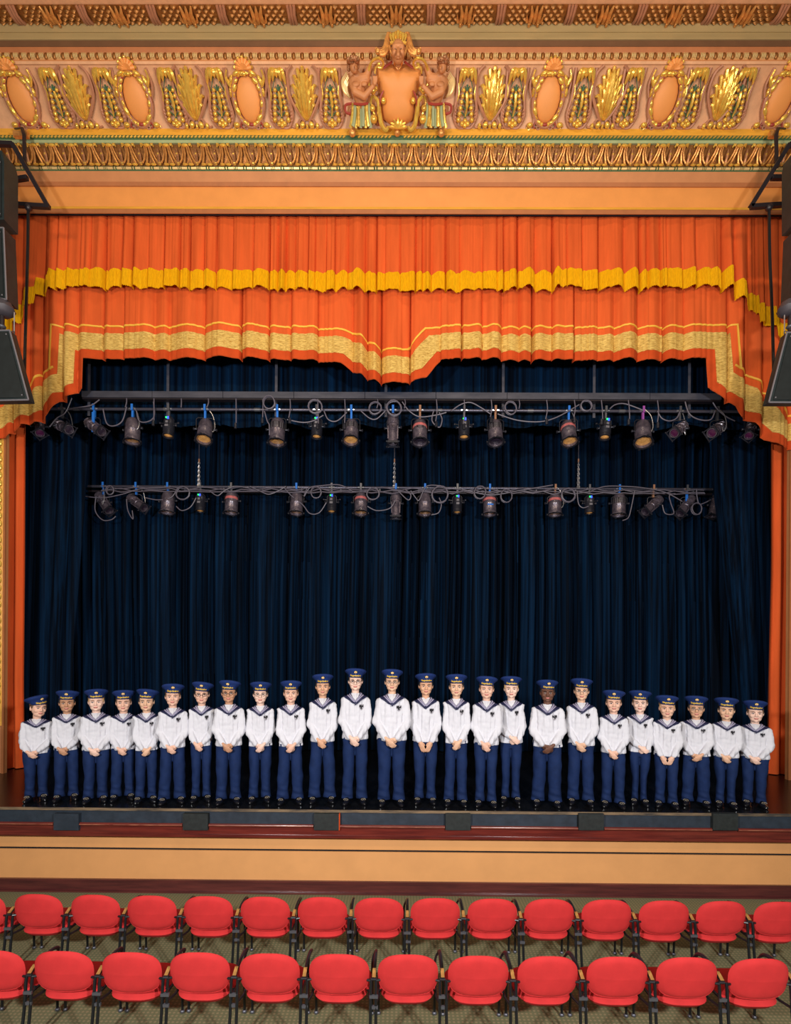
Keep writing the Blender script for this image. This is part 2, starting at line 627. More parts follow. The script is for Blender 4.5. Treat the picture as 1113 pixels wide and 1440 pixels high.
# ochre stage wall: upper and lower boards with a dark joint
zj1, zj2 = PZ(560, 1195, YS), PZ(560, 1198.5, YS)
zb = PZ(560, 1239, YS)
wall = tag(bpy.data.objects.new('wall_stage_front', None), kind='structure')
COL.objects.link(wall)
MB().box((-XW, YS - .012, zj1), (XW, YS + .02, z2 + .002)).build('board', 'paint_wall', wall)
MB().box((-XW, YS, zb - .05), (XW, YS + .02, zj2)).build('board', 'paint_wall', wall)
MB().box((-XW, YS + .022, zj2 - .02), (XW, YS + .04, zj1 + .02)).build('joint_backing', 'dark', wall)
mb = MB().box((-XW, YS - .022, 0), (XW, YS - .001, zb - .03))
mb.box((-XW, YS - .035, zb - .03), (XW, YS - .001, zb))
mb.box((-XW, YS - .05, 0), (XW, YS - .022, .02))
struct('baseboard_stage', mb, 'mahogany_dark')

# unseen dark stage house behind the curtains, added to keep world light out
struct('wall_back', MB().box((-7.6, 11.4, ZS), (7.6, 11.5, 10.9)), 'dark')
struct('wall_left', MB().box((-7.6, 8.95, ZS), (-7.5, 11.4, 10.9)), 'dark')
struct('wall_right', MB().box((7.5, 8.95, ZS), (7.6, 11.4, 10.9)), 'dark')
struct('ceiling', MB().box((-7.6, 8.52, 10.9), (7.6, 11.5, 11.0)), 'dark')

# ------------------------------------------------------------------ proscenium entablature: bands by (photo row at the centre, distance)
EXT = 8.2


def band(name, pts, m, ret=.12, lip=.012):
    """pts: (py, Y) from top to bottom; extruded along x with a return into the wall so it has thickness"""
    zz = [(y, PZ(560, py, y)) for py, y in pts]
    zz = [(zz[0][0] + ret, zz[0][1])] + zz + [(zz[-1][0] + lip, zz[-1][1]), (zz[-1][0] + ret, zz[-1][1] + .05)]
    mb = MB()
    n = len(zz)
    xs = np.linspace(-EXT, EXT, 9)
    V = [(x, y, z) for x in xs for y, z in zz]
    F = [(i * n + k, (i + 1) * n + k, (i + 1) * n + k + 1, i * n + k + 1) for i in range(len(xs) - 1) for k in range(n - 1)]
    F += [(i * n + n - 1, (i + 1) * n + n - 1, (i + 1) * n, i * n) for i in range(len(xs) - 1)]
    mb.add(V, F)
    return struct(name, mb, m, angle=30)


band('trim_5', [(-40, 6.90), (-8, 7.0), (4, 7.09)], 'paint_pink')
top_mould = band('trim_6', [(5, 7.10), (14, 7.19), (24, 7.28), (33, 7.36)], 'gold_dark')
band('trim_7', [(33, 7.36), (45, 7.38), (46, 7.395), (55, 7.40)], 'paint_cream')
band('trim_8', [(55, 7.415), (65, 7.42)], 'paint_shade_brown')  # the recess shadow is put into the colour as dark brown
band('trim_9', [(65, 7.425), (70, 7.44), (75, 7.46)], 'paint_brown')
bead_band = band('trim_10', [(75, 7.465), (86, 7.475)], 'paint_terracotta')
band('trim_11', [(86, 7.475), (90, 7.49)], 'paint_pink')
frieze = band('trim_12', [(90, 7.5), (112, 7.64), (135, 7.77), (158, 7.89), (181, 8.0)], 'paint_pink')
band('trim_13', [(181, 7.985), (186, 7.985), (190, 7.985)], 'paint_yellow')
rope_band = band('trim_14', [(190, 7.99), (197, 8.0)], 'paint_green')
band('trim_15', [(197, 7.99), (201, 8.0)], 'paint_pale_green')
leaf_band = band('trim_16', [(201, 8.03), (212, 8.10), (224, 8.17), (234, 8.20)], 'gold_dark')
reel_band = band('trim_17', [(234, 8.20), (241, 8.21)], 'paint_green')
band('trim_18', [(241, 8.20), (250, 8.23), (256, 8.25)], 'paint_terracotta')
band('trim_19', [(256, 8.25), (262, 8.27)], 'paint_brown')
band('trim_20', [(263, 8.29), (291, 8.29)], 'paint_orange')
band('trim_21', [(291, 8.27), (292.5, 8.265), (294, 8.275)], 'paint_yellow')
band('trim_22', [(294.5, 8.28), (300.5, 8.29)], 'paint_brown', ret=.03)
band('trim_23', [(299, 8.33), (303, 8.33)], 'dark', ret=.02)  # dark strip put in for the shaded gap above the valance
# plain wall behind the mouldings
struct('wall_proscenium', MB().box((-EXT, 8.33, PZ(560, 285, 8.35)), (EXT, 8.5, 13)), 'paint_brown')

# jambs with a gilded edge moulding
for side, (pin, pg0, pg1) in (('left', (8.5, 0, 6)), ('right', (1109.5, 1113, 1121))):
    s = -1 if side == 'left' else 1
    yj = 8.60
    xi = PX(pin, 800, yj)
    x2 = s * EXT
    a, b = sorted((xi, x2))
    zt = PZ(560, 300, yj)
    struct('wall_proscenium_' + side, MB().box((a, yj, ZS), (b, yj + .05, zt)), 'paint_terracotta')
    gx = PX((pg0 + pg1) / 2, 800, yj)
    mb = MB()
    mb.tube([(gx, yj, 1.9), (gx, yj, zt)], .045, 8)
    g = struct('trim_%d' % (24 if s < 0 else 25), mb, 'paint_yellow')
    bd = MB().ell((0, -.035, 0), (.030, .022, .055), nu=8, nv=6).mesh('bead', [M['gold']])
    for k in range(58):
        link('bead', bd, g, (gx, yj - .02, 2.3 + k * .13))
    xo = xi - s * .0
    mb = MB().box((min(xi, xi + s * .04), yj - .03, ZS), (max(xi, xi + s * .04), yj, zt))
    struct('trim_%d' % (26 if s < 0 else 27), mb, 'paint_brown')


# --- ornament on the bands
def band_frame(py0, y0, py1, y1):
    """origin at the band's lower edge, local z up the slope, local -y outward"""
    zb_, zt_ = PZ(560, py1, y1), PZ(560, py0, y0)
    a = math.atan2(y1 - y0, zt_ - zb_)
    L = math.hypot(y1 - y0, zt_ - zb_)
    return Vector((0, y1, zb_)), a, L


def on_band(name, me, parent, fr, x, h=0.0, out=0.0, flip=False):
    o_, a, L = fr
    up = Vector((0, -math.sin(a), math.cos(a)))
    nrm = Vector((0, -math.cos(a), -math.sin(a)))
    ob = link(name, me, parent, o_ + up * h + nrm * out + Vector((x, 0, 0)), (a, 0, 0))
    if flip:
        ob.scale = (-1, 1, 1)
    return ob


fr_top = band_frame(5, 7.10, 33, 7.36)
L = fr_top[2]
# top moulding: acanthus leaves, ribbon straps, and rows of laurel scales between
mb = MB()
for s in (-1, 0, 1):
    mb.tube([(s * .04, -.01, L * .02), (s * .055, -.05, L * .35), (s * .05, -.055, L * .7), (s * .075, -.02, L * .97)], [.012, .03, .028, .012], 6)
for s in (-1, 1):
    mb.tube([(s * .02, -.02, L * .02), (s * .10, -.045, L * .3), (s * .115, -.03, L * .6)], [.01, .02, .006], 6)
    mb.ell((s * .06, -.05, L * .12), (.02, .02, .03), nu=8, nv=5)
acanth = mb.mesh('acanthus_leaf', [M['gold_dull']])
mb = MB()
for s in (-.036, 0, .036):
    mb.tube([(s, -.005, L * .02), (s * 1.1, -.045, L * .3), (s, -.05, L * .65), (s * 1.2, -.015, L * .98)], .02, 6)
strap = mb.mesh('ribbon_strap', [M['paint_mauve']])
xs0, pitch = PX(73, 19, 7.26), 97.3 / 2 * 7.26 / FPX
k0 = -3
scale_mb = MB()
for k in range(-2, 26):
    x = xs0 + k * pitch
    on_band('acanthus_leaf' if k % 2 == 0 else 'ribbon_strap', acanth if k % 2 == 0 else strap, top_mould, fr_top, x)
    T = Matrix.Translation(fr_top[0] + Vector((x + pitch / 2, 0, 0))) @ Matrix.Rotation(fr_top[1], 4, 'X')
    scale_mb.M = T
    for r in range(5):
        for c in range(3):
            xx = (c - 1) * .092 + (.02 if r % 2 else -.02)
            scale_mb.ell((xx, -.006, L * (.1 + r * .2)), (.044, .03, L * .075), nu=8, nv=5)
            scale_mb.ell((xx, -.030, L * (.1 + r * .2)), (.018, .014, L * .030), nu=6, nv=4, mi=1)
sc = scale_mb.build('laurel_scales', ['gold_dark', 'gold_dull'], top_mould)
tag(sc, kind='stuff')

# bead and reel under the cornice
fr_bead = band_frame(75, 7.475, 86, 7.485)
bead = MB().ell((0, -.01, fr_bead[2] / 2), (.03, .035, .045), nu=10, nv=6).mesh('bead', [M['gold_dark']])
bp_ = 12.05 * 7.48 / FPX
reel_mb = MB()
x = PX(558, 80, 7.48) - 50 * bp_
for k in range(101):
    xx = x + k * bp_
    on_band('bead', bead, bead_band, fr_bead, xx)
    reel_mb.M = Matrix.Translation(fr_bead[0] + Vector((xx + bp_ / 2, 0, 0))) @ Matrix.Rotation(fr_bead[1], 4, 'X')
    for s in (-.022, 0, .022):
        reel_mb.tube([(s - .006, -.01, fr_bead[2] / 2), (s + .006, -.01, fr_bead[2] / 2)], .04, 8)
tag(reel_mb.build('reels', 'gold_pale', bead_band), kind='stuff')

# rope twist
fr_rope = band_frame(190, 7.99, 197, 8.0)
rp = 5.35 * 8.0 / FPX
mb = MB()
mb.tube([(-rp * .30, -.012, fr_rope[2] * .35), (rp * .30, -.012, fr_rope[2] * .70)], .013, 6, flat=1)
twist = mb.mesh('rope_twist', [M['gold']])
stuff_rope = MB()
gaps = [496, 559, 621]
gp = [PX(g, 193, 8.0) for g in gaps]
x = PX(559, 193, 8.0) - 112 * rp
for k in range(225):
    xx = x + k * rp
    if min(abs(xx - g) for g in gp) < .075:
        continue
    on_band('rope_twist', twist, rope_band, fr_rope, xx)

# leaf-and-dart cyma
fr_leaf = band_frame(201, 8.03, 234, 8.20)
L = fr_leaf[2]
lp = 26.55 * 8.12 / FPX
mb = MB()
mb.ell((0, -.045, L * .88), (.055, .045, L * .09), mi=1, nu=10, nv=6)
for s in (-1, 1):
    mb.tube([(s * .018, -.05, L * .85), (s * .022, -.035, L * .55), (s * .05, -.04, L * .2), (s * .065, -.05, L * .08)], [.014, .015, .016, .02], 6)
    mb.tube([(s * .045, -.05, L * .87), (s * .052, -.03, L * .6), (s * .085, -.035, L * .3), (s * .12, -.045, L * .14)], [.012, .014, .014, .014], 6)
    mb.tube([(s * .06, -.05, L * .90), (s * .085, -.04, L * .93), (s * .095, -.03, L * .82)], [.018, .02, .01], 6, mi=1)
    mb.ell((s * .045, -.045, L * .07), (.045, .035, L * .07), mi=1, nu=8, nv=6)
leaf = mb.mesh('cyma_leaf', [M['gold_dull'], M['gold']])
mb = MB()
mb.tube([(0, -.02, L * .75), (0, -.04, L * .5), (0, -.05, L * .3), (0, -.055, L * .08)], [.01, .026, .02, .026], 6)
mb.ell((0, -.05, L * .52), .018, nu=6, nv=5, mi=1)
mb.ell((0, -.055, L * .12), .026, nu=6, nv=5, mi=1)
dart = mb.mesh('cyma_dart', [M['gold_bronze'], M['gold']])
x0 = PX(396, 215, 8.12) - 17 * lp
for k in range(50):
    on_band('cyma_leaf', leaf, leaf_band, fr_leaf, x0 + k * lp)
    on_band('cyma_dart', dart, leaf_band, fr_leaf, x0 + (k + .5) * lp)

# reel string below: long bars with pairs of discs
fr_reel = band_frame(234, 8.20, 241, 8.21)
h = fr_reel[2] / 2
mb = MB().tube([(-.042, -.008, h), (.042, -.008, h)], .019, 8)
barm = mb.mesh('reel_bar', [M['gold_pale']])
dsk = MB()
x = x0
for k in range(50):
    for q in (-.25, .25):
        on_band('reel_bar', barm, reel_band, fr_reel, x0 + (k + q) * lp)
    dsk.M = Matrix.Translation(fr_reel[0] + Vector((x0 + k * lp, 0, 0))) @ Matrix.Rotation(fr_reel[1], 4, 'X')
    dsk.tube([(-.008, -.008, h), (.008, -.008, h)], .02, 8)
    for q in (-.012, .012):
        dsk.tube([(lp / 2 + q - .005, -.008, h), (lp / 2 + q + .005, -.008, h)], .02, 8)
tag(dsk.build('reel_discs', 'gold_pale', reel_band), kind='stuff')

# ---------------- frieze: cartouches, palmettes, berry sprays
fr_f = band_frame(90, 7.5, 181, 8.0)
L = fr_f[2]
HF = L


def arc(cx, cz, rx, rz, a0, a1, n=16, y=-.02):
    return [(cx + rx * math.cos(math.radians(a0 + (a1 - a0) * i / n)), y, cz + rz * math.sin(math.radians(a0 + (a1 - a0) * i / n))) for i in range(n + 1)]


def spiral(cx, cz, r, a0, turns, n=14, y=-.03, sgn=1):
    out = []
    for i in range(n + 1):
        t = i / n
        a = math.radians(a0) + sgn * turns * 2 * math.pi * t
        rr = r * (1 - .8 * t)
        out.append((cx + rr * math.cos(a), y, cz + rr * math.sin(a)))
    return out


def cartouche_proto():
    zc = HF * .47
    mb = MB()
    # wooden-pink outer frame and plaster strapwork
    mb.tube(arc(0, zc, .20, HF * .43, 0, 360, 32)[:-1], .034, 8, closed=True, mi=0)
    for s in (-1, 1):
        mb.tube(spline([(s * .17, -.03, HF * .25), (s * .16, -.03, HF * .12), (s * .2, -.03, HF * .03), (s * .25, -.03, HF * .06)], 4), .018, 6, mi=0)
        mb.tube(spiral(s * .09, HF * .03, .04, 90, 1.1, sgn=s), .011, 6, mi=0)
        mb.tube(spline([(s * .24, -.02, HF * .95), (s * .275, -.02, HF * .7), (s * .235, -.03, HF * .5)], 5), .014, 6, mi=0)
    frame = mb.mesh('cartouche', [M['paint_mauve']])
    mb = MB()
    mb.ell((0, -.0, zc), (.165, .05, HF * .38), nu=24, nv=10)
    panel = mb.mesh('oval_panel', [M['paint_orange']])
    mb = MB()
    random.seed(4)
    for k in range(20):
        a = 2 * math.pi * (k + .5) / 20
        if abs(math.sin(a)) > .97 and math.sin(a) < 0:
            continue
        r = .018 + .010 * ((k * 7) % 3)
        mb.ell((.185 * math.cos(a), -.045, zc + HF * .405 * math.sin(a)), (r * .8, .018, r * 1.5),
               R=Matrix.Rotation(-(a), 3, 'Y'), nu=8, nv=6)
    for s in (-1, 1):
        mb.ell((s * .11, -.05, HF * .87), (.055, .03, .028), R=Matrix.Rotation(s * .5, 3, 'Y'), nu=10, nv=6)
        mb.ell((s * .20, -.045, HF * .76), (.028, .028, .065), R=Matrix.Rotation(-s * .45, 3, 'Y'), nu=8, nv=6)
        mb.ell((s * .225, -.045, HF * .58), (.022, .026, .05), nu=8, nv=6)
        mb.ell((s * .21, -.05, HF * .07), (.045, .03, .032), nu=8, nv=6)
        mb.tube(spiral(s * .225, HF * .03, .035, 0, 1.0, sgn=s), .010, 5)
        mb.ell((s * .045, -.05, HF * .08), .024, nu=8, nv=6)
        mb.tube(spline([(s * .235, -.04, HF * .92), (s * .255, -.05, HF * .80), (s * .21, -.045, HF * .66)], 4), [.012] * 4 + [.02] * 4 + [.01], 6)
    mb.ell((0, -.055, HF * .86), .028, nu=8, nv=6)
    gilt = mb.mesh('gilt_foliage', [M['gold']])
    mb = MB()
    mb.tube(arc(0, zc, .178, HF * .405, 25, 155, 14, y=-.045), .013, 6)
    for s in (-1, 1):
        mb.tube(arc(0, zc, .222, HF * .44, 90 - s * 70, 90 - s * 120, 8, y=-.03), .010, 6)
        mb.tube(spline([(s * .12, -.04, HF * .13), (s * .155, -.04, HF * .05), (s * .13, -.04, HF * .01)], 4), .009, 5)
    mb.ell((0, -.05, HF * .075), (.045, .025, .022), nu=8, nv=6)
    red = mb.mesh('red_inlay', [M['paint_red']])
    mb = MB()
    for k in range(7):
        a = math.radians(90 + (k - 3) * 27)
        d = Vector((math.cos(a), 0, math.sin(a)))
        c = Vector((0, -.05, HF * .93))
        mb.tube([c, c + d * .06 + Vector((0, -.015, 0)), c + d * .105], [.010, .026, .022], 7, mi=0)
        mb.ell(c + d * .118, (.022, .022, .015), R=Matrix.Rotation(math.pi / 2 - a, 3, 'Y'), mi=1, nu=7, nv=5)
    shell = mb.mesh('scallop_shell', [M['paint_orange'], M['gold']])
    return frame, [('oval_panel', panel), ('gilt_foliage', gilt), ('red_inlay', red), ('scallop_shell', shell)]


def palmette_proto():
    mb = MB()
    base = Vector((0, -.02, HF * .14))
    mb.ell((0, .005, HF * .50), (.105, .04, HF * .34), nu=16, nv=10)
    for n, rx, rz, cz, a0, a1, yy, r in ((13, .155, HF * .37, HF * .58, -62, 242, -.035, .026),
                                         (8, .105, HF * .30, HF * .56, -20, 200, -.065, .024),
                                         (5, .050, HF * .30, HF * .60, 20, 160, -.085, .022)):
        for k in range(n):
            ph = math.radians(a0 + (a1 - a0) * k / (n - 1))
            tip = Vector((rx * math.cos(ph), yy * .5, cz + rz * math.sin(ph)))
            d = Vector((math.cos(ph), 0, math.sin(ph)))
            mid = Vector((tip.x * .45, yy, base.z + (tip.z - base.z) * .42))
            pts = [base, mid, tip - d * .03 + Vector((0, yy * .5, 0)), tip + d * .012]
            mb.tube(spline(pts, 3), [.008, .010, .012, .014, .018, .021, r * .92, r * .9, r * .6, .005], 6)
    palm = mb.mesh('palmette', [M['gold']])
    mb = MB()
    for s in (-1, 1):
        mb.tube(spline([(s * .03, -.02, HF * .12), (s * .10, -.03, HF * .26), (s * .2, -.02, HF * .55), (s * .2, -.02, HF * .85), (s * .13, -.02, HF * .98)], 5), .019, 6)
        mb.tube(spiral(s * .06, HF * .09, .05, 100, 1.1, sgn=-s), .014, 6)
        mb.tube(spline([(s * .10, -.02, HF * .12), (s * .15, -.02, HF * .03), (s * .2, -.02, HF * .04)], 4), .013, 6)
    loops = mb.mesh('scroll_surround', [M['paint_mauve']])
    mb = MB()
    for s in (-1, 1):
        mb.ell((s * .06, -.05, HF * .07), (.035, .03, .042), R=Matrix.Rotation(-s * .5, 3, 'Y'), nu=8, nv=6)
        mb.ell((s * .135, -.04, HF * .05), (.024, .024, .035), nu=8, nv=6)
    mb.ell((0, -.045, HF * .04), (.02, .024, .03), nu=8, nv=6)
    kn = mb.mesh('gilt_buds', [M['gold']])
    return palm, [('scroll_surround', loops), ('gilt_buds', kn)]


def spray_proto():
    mb = MB()
    for k in range(6):
        z = HF * (.15 + k * .093)
        hw = .088 - k * .009
        r = .031 - k * .0018
        for s in (-1, 1):
            mb.ell((s * hw, -.045, z), (r, r, r * 1.05), nu=9, nv=6)
    for q in ((-.035, .09), (.035, .09), (0, .135), (0, .06)):
        mb.ell((q[0], -.05, HF * q[1]), .03, nu=9, nv=6)
    mb.tube(spline([(0, -.03, HF * .2), (.012, -.045, HF * .38), (0, -.04, HF * .6)], 4), [.012] * 4 + [.02] * 4 + [.008], 6)
    berries = mb.mesh('berry_spray', [M['gold']])
    mb = MB()
    mb.tube([(0, -.02, HF * .1), (0, -.03, HF * .5), (0, -.03, HF * .7)], .012, 6)
    for k in range(5):
        z = HF * (.2 + k * .1)
        for s in (-1, 1):
            mb.tube([(0, -.03, z), (s * (.055 - k * .006), -.035, z + .05)], .008, 5)
    for s in (-1, 1):
        mb.tube(spline([(0, -.03, HF * .93), (s * .035, -.03, HF * .78), (s * .085, -.02, HF * .6)], 4), .006, 5)
    stem = mb.mesh('green_stem', [M['paint_green']])
    mb = MB()
    for k in range(5):
        s = (k - 2) / 2
        mb.tube(spline([(s * .03, -.03, HF * .93), (s * .075, -.065, HF * .90), (s * .105, -.055, HF * (.70 + .1 * (1 - abs(s))))], 4),
                [.012, .018, .022, .026, .028, .026, .022, .014, .006], 6)
    for s in (-1, 1):
        mb.tube(spline([(s * .115, -.02, HF * .72), (s * .10, -.03, HF * .55), (s * .135, -.02, HF * .4)], 4), [.008] * 4 + [.012] * 4 + [.006], 5)
    cap = mb.mesh('gilt_cap', [M['gold']])
    mb = MB()
    for s in (-1, 1):
        mb.tube(spline([(s * .13, -.01, HF * .95), (s * .125, -.02, HF * .5), (s * .15, -.02, HF * .22), (s * .09, -.02, HF * .03), (0, -.02, HF * .02)], 5), .019, 6)
        for k in range(4):
            mb.ell((s * (.135 - k * .002), -.03, HF * (.30 - k * .055)), (.018, .016, .024), R=Matrix.Rotation(s * .6, 3, 'Y'), nu=7, nv=5)
    loops = mb.mesh('scroll_surround', [M['paint_mauve']])
    return berries, [('green_stem', stem), ('gilt_cap', cap), ('scroll_surround', loops)]


protos = {'cartouche': cartouche_proto(), 'palmette': palmette_proto(), 'berry_spray': spray_proto()}
spots = {'cartouche': [31, 192, 350, 771, 935, 1097],
         'palmette': [113, 271, 429.5, 692, 854, 1015],
         'berry_spray': [82, 155, 243, 309, 394, 466, 656, 724, 817, 884, 972, 1037]}
for kind, lst in spots.items():
    me, subs = protos[kind]
    for px in lst:
        ob = on_band(kind, me, frieze, fr_f, PX(px, 132, 7.77))
        ob.scale = (1.12, 1.15, 1.0) if kind != 'cartouche' else (1.05, 1.1, 1.0)
        for nm, sm in subs:
            link(nm, sm, ob)
    # the two sprays beyond the frame edges are left out: nothing of them shows

# ---------------- centrepiece: mask, shield and two winged youths


def CW(cx, cy, d=0.0):
    """crop point (crest close-up) -> world, d metres proud of the frieze"""
    px, py = cx / 6.183 + 470, cy / 6.183 + 30
    if py >= 90:
        Y = 7.5 + .5 * (py - 90) / 91
    else:
        Y = 7.5 - .16 * min(1, (90 - py) / 12)
    return P(px, py, Y - .03 - d)


crest = thing('crest', 'large gilded crest over the stage centre: bearded mask, plain shield and two bare-chested winged youths', 'ornament')
S6 = 7.75 / FPX / 6.183


def T_(pts, r, d=.0, n=4):
    return spline([CW(x, y, d) for x, y in pts], n)


# shield
mb = MB()
poly = [(370, 400), (430, 405), (500, 372), (557, 425), (615, 372), (690, 408), (755, 420), (760, 500), (735, 580), (690, 680),
        (700, 780), (680, 860), (620, 900), (557, 925), (490, 900), (430, 850), (410, 770), (420, 680), (385, 580), (365, 500)]
c = (560, 650)
rings = 6
V, F = [], []
for r in range(rings + 1):
    t = r / rings
    for x, y in poly:
        V.append(CW(c[0] + (x - c[0]) * t, c[1] + (y - c[1]) * t, .10 * (1 - t ** 3) ** .5 + .01))
n = len(poly)
for r in range(rings):
    for k in range(n):
        F.append((r * n + k, (r + 1) * n + k, (r + 1) * n + (k + 1) % n, r * n + (k + 1) % n))
V2 = [CW(x, y, -.03) for x, y in poly]
o_ = len(V)
V += V2
F += [(rings * n + k, o_ + k, o_ + (k + 1) % n, rings * n + (k + 1) % n) for k in range(n)]
mb.add(V, F)
mb.build('shield_panel', 'paint_orange', crest)
# gilded scroll frame
for s in (0, 1):
    fx = (lambda x: x) if s == 0 else (lambda x: 1118 - x)
    mb = MB()
    mb.tube(T_([(fx(305), 560), (fx(298), 450), (fx(330), 350), (fx(390), 318), (fx(428), 355), (fx(415), 400), (fx(385), 398), (fx(385), 372), (fx(402), 368)], .05, .10), .016, 7)
    mb.tube(T_([(fx(355), 455), (fx(365), 400), (fx(405), 405)], .05, .10), .012, 6)
    mb.build('scroll', 'gold', crest)
    mb = MB()
    p_ = T_([(fx(345), 650), (fx(385), 700), (fx(395), 800), (fx(415), 900), (fx(450), 945), (fx(475), 915)], .05, .09)
    mb.tube(p_, [.02 + .014 * math.sin(math.pi * i / (len(p_) - 1)) for i in range(len(p_))], 8)
    mb.tube(T_([(fx(340), 640), (fx(320), 690), (fx(330), 760), (fx(370), 860)], .05, .06), .018, 7)
    for q, (x, y, r) in enumerate(((340, 600, .045), (335, 755, .04), (345, 850, .055), (430, 690, .04), (365, 585, .03))):
        mb.ell(CW(fx(x), y, .10), r, nu=10, nv=7)
    mb.build('leaf_scroll', 'gold', crest)
    mb = MB()
    mb.tube(T_([(fx(432), 600), (fx(405), 660), (fx(400), 740)], .05, .11), [.006, .008, .012, .014, .016, .014, .012, .008, .005], 6)
    mb.tube(T_([(fx(505), 352), (fx(470), 378), (fx(430), 408)], .05, .10), .014, 6)
    mb.tube(T_([(fx(330), 720), (fx(315), 800), (fx(380), 850), (fx(395), 910)], .05, .05), .022, 6)
    mb.build('red_ribbon', 'paint_red', crest)
# bottom leaf
mb = MB()
for k in range(7):
    a = math.radians(90 + (k - 3) * 26)
    p0 = (557, 930)
    mb.tube(T_([p0, (p0[0] + 40 * math.cos(a), p0[1] - 40 * math.sin(a)), (p0[0] + 85 * math.cos(a), p0[1] - (95 - 8 * abs(k - 3)) * math.sin(a))], .05, .13), [.012, .014, .018, .022, .024, .022, .018, .012, .005], 6)
mb.build('base_leaf', 'gold', crest)
# mask
mb = MB()
SZ = 7.33 / FPX / 6.183
fc = CW(558, 265, .10)
k_ = SZ
mb.ell(fc, (62 * k_, .10, 92 * k_))
mb.ell(CW(558, 215, .18), (52 * k_, .03, 14 * k_))
mb.capsule(CW(558, 232, .20), CW(558, 292, .25), .016, .024)
for s in (-1, 1):
    mb.ell(CW(558 + s * 32, 282, .15), (24 * k_, .05, 22 * k_))
    mb.ell(CW(558 + s * 30, 228, .19), (22 * k_, .025, 7 * k_))
    mb.capsule(CW(558 + s * 4, 316, .20), CW(558 + s * 34, 322, .17), .014, .007)
mb.ell(CW(558, 358, .12), (26 * k_, .05, 38 * k_))
V, F = fuse(mb, .007, 1)
link('mask_face', make_mesh('mask_face', V, F, [M['paint_terracotta']], None, 0), crest)
mb = MB()
for s in (-1, 1):
    mb.ell(CW(558 + s * 26, 245, .185), (11 * k_, .015, 5 * k_), nu=8, nv=5)
mb.build('mask_eyes', 'paint_shade_brown', crest)
mb = MB()
for k in range(7):
    s = (k - 3)
    mb.tube(T_([(558 + s * 16, 185), (558 + s * 22, 130), (558 + s * 19, 76 + 14 * abs(s))], .05, .12 + .03 * (k % 2)), [.008, .010, .014, .017, .020, .023, .024, .020, .008], 8)
mb.tube(T_([(488, 190), (525, 182), (558, 180), (592, 182), (628, 190)], .05, .13), .018, 8)
mb.build('mask_crown', 'gold', crest)
for s in (0, 1):
    fx = (lambda x: x) if s == 0 else (lambda x: 1116 - x)
    mb = MB()
    for q in range(3):
        mb.tube(T_([(fx(492 - q * 10), 105), (fx(470 - q * 8), 160), (fx(478 - q * 22), 230), (fx(440 - q * 22), 285 - q * 12), (fx(400 - q * 18), 290 - q * 25)], .05, .08), .022, 7)
    mb.tube(T_([(fx(482), 215), (fx(495), 270), (fx(520), 320), (fx(528), 375), (fx(556), 415)], .05, .13), .012, 6)
    mb.ell(CW(fx(380), 262, .09), .035, nu=10, nv=6)
    mb.build('mask_hair', 'gold_dull', crest)

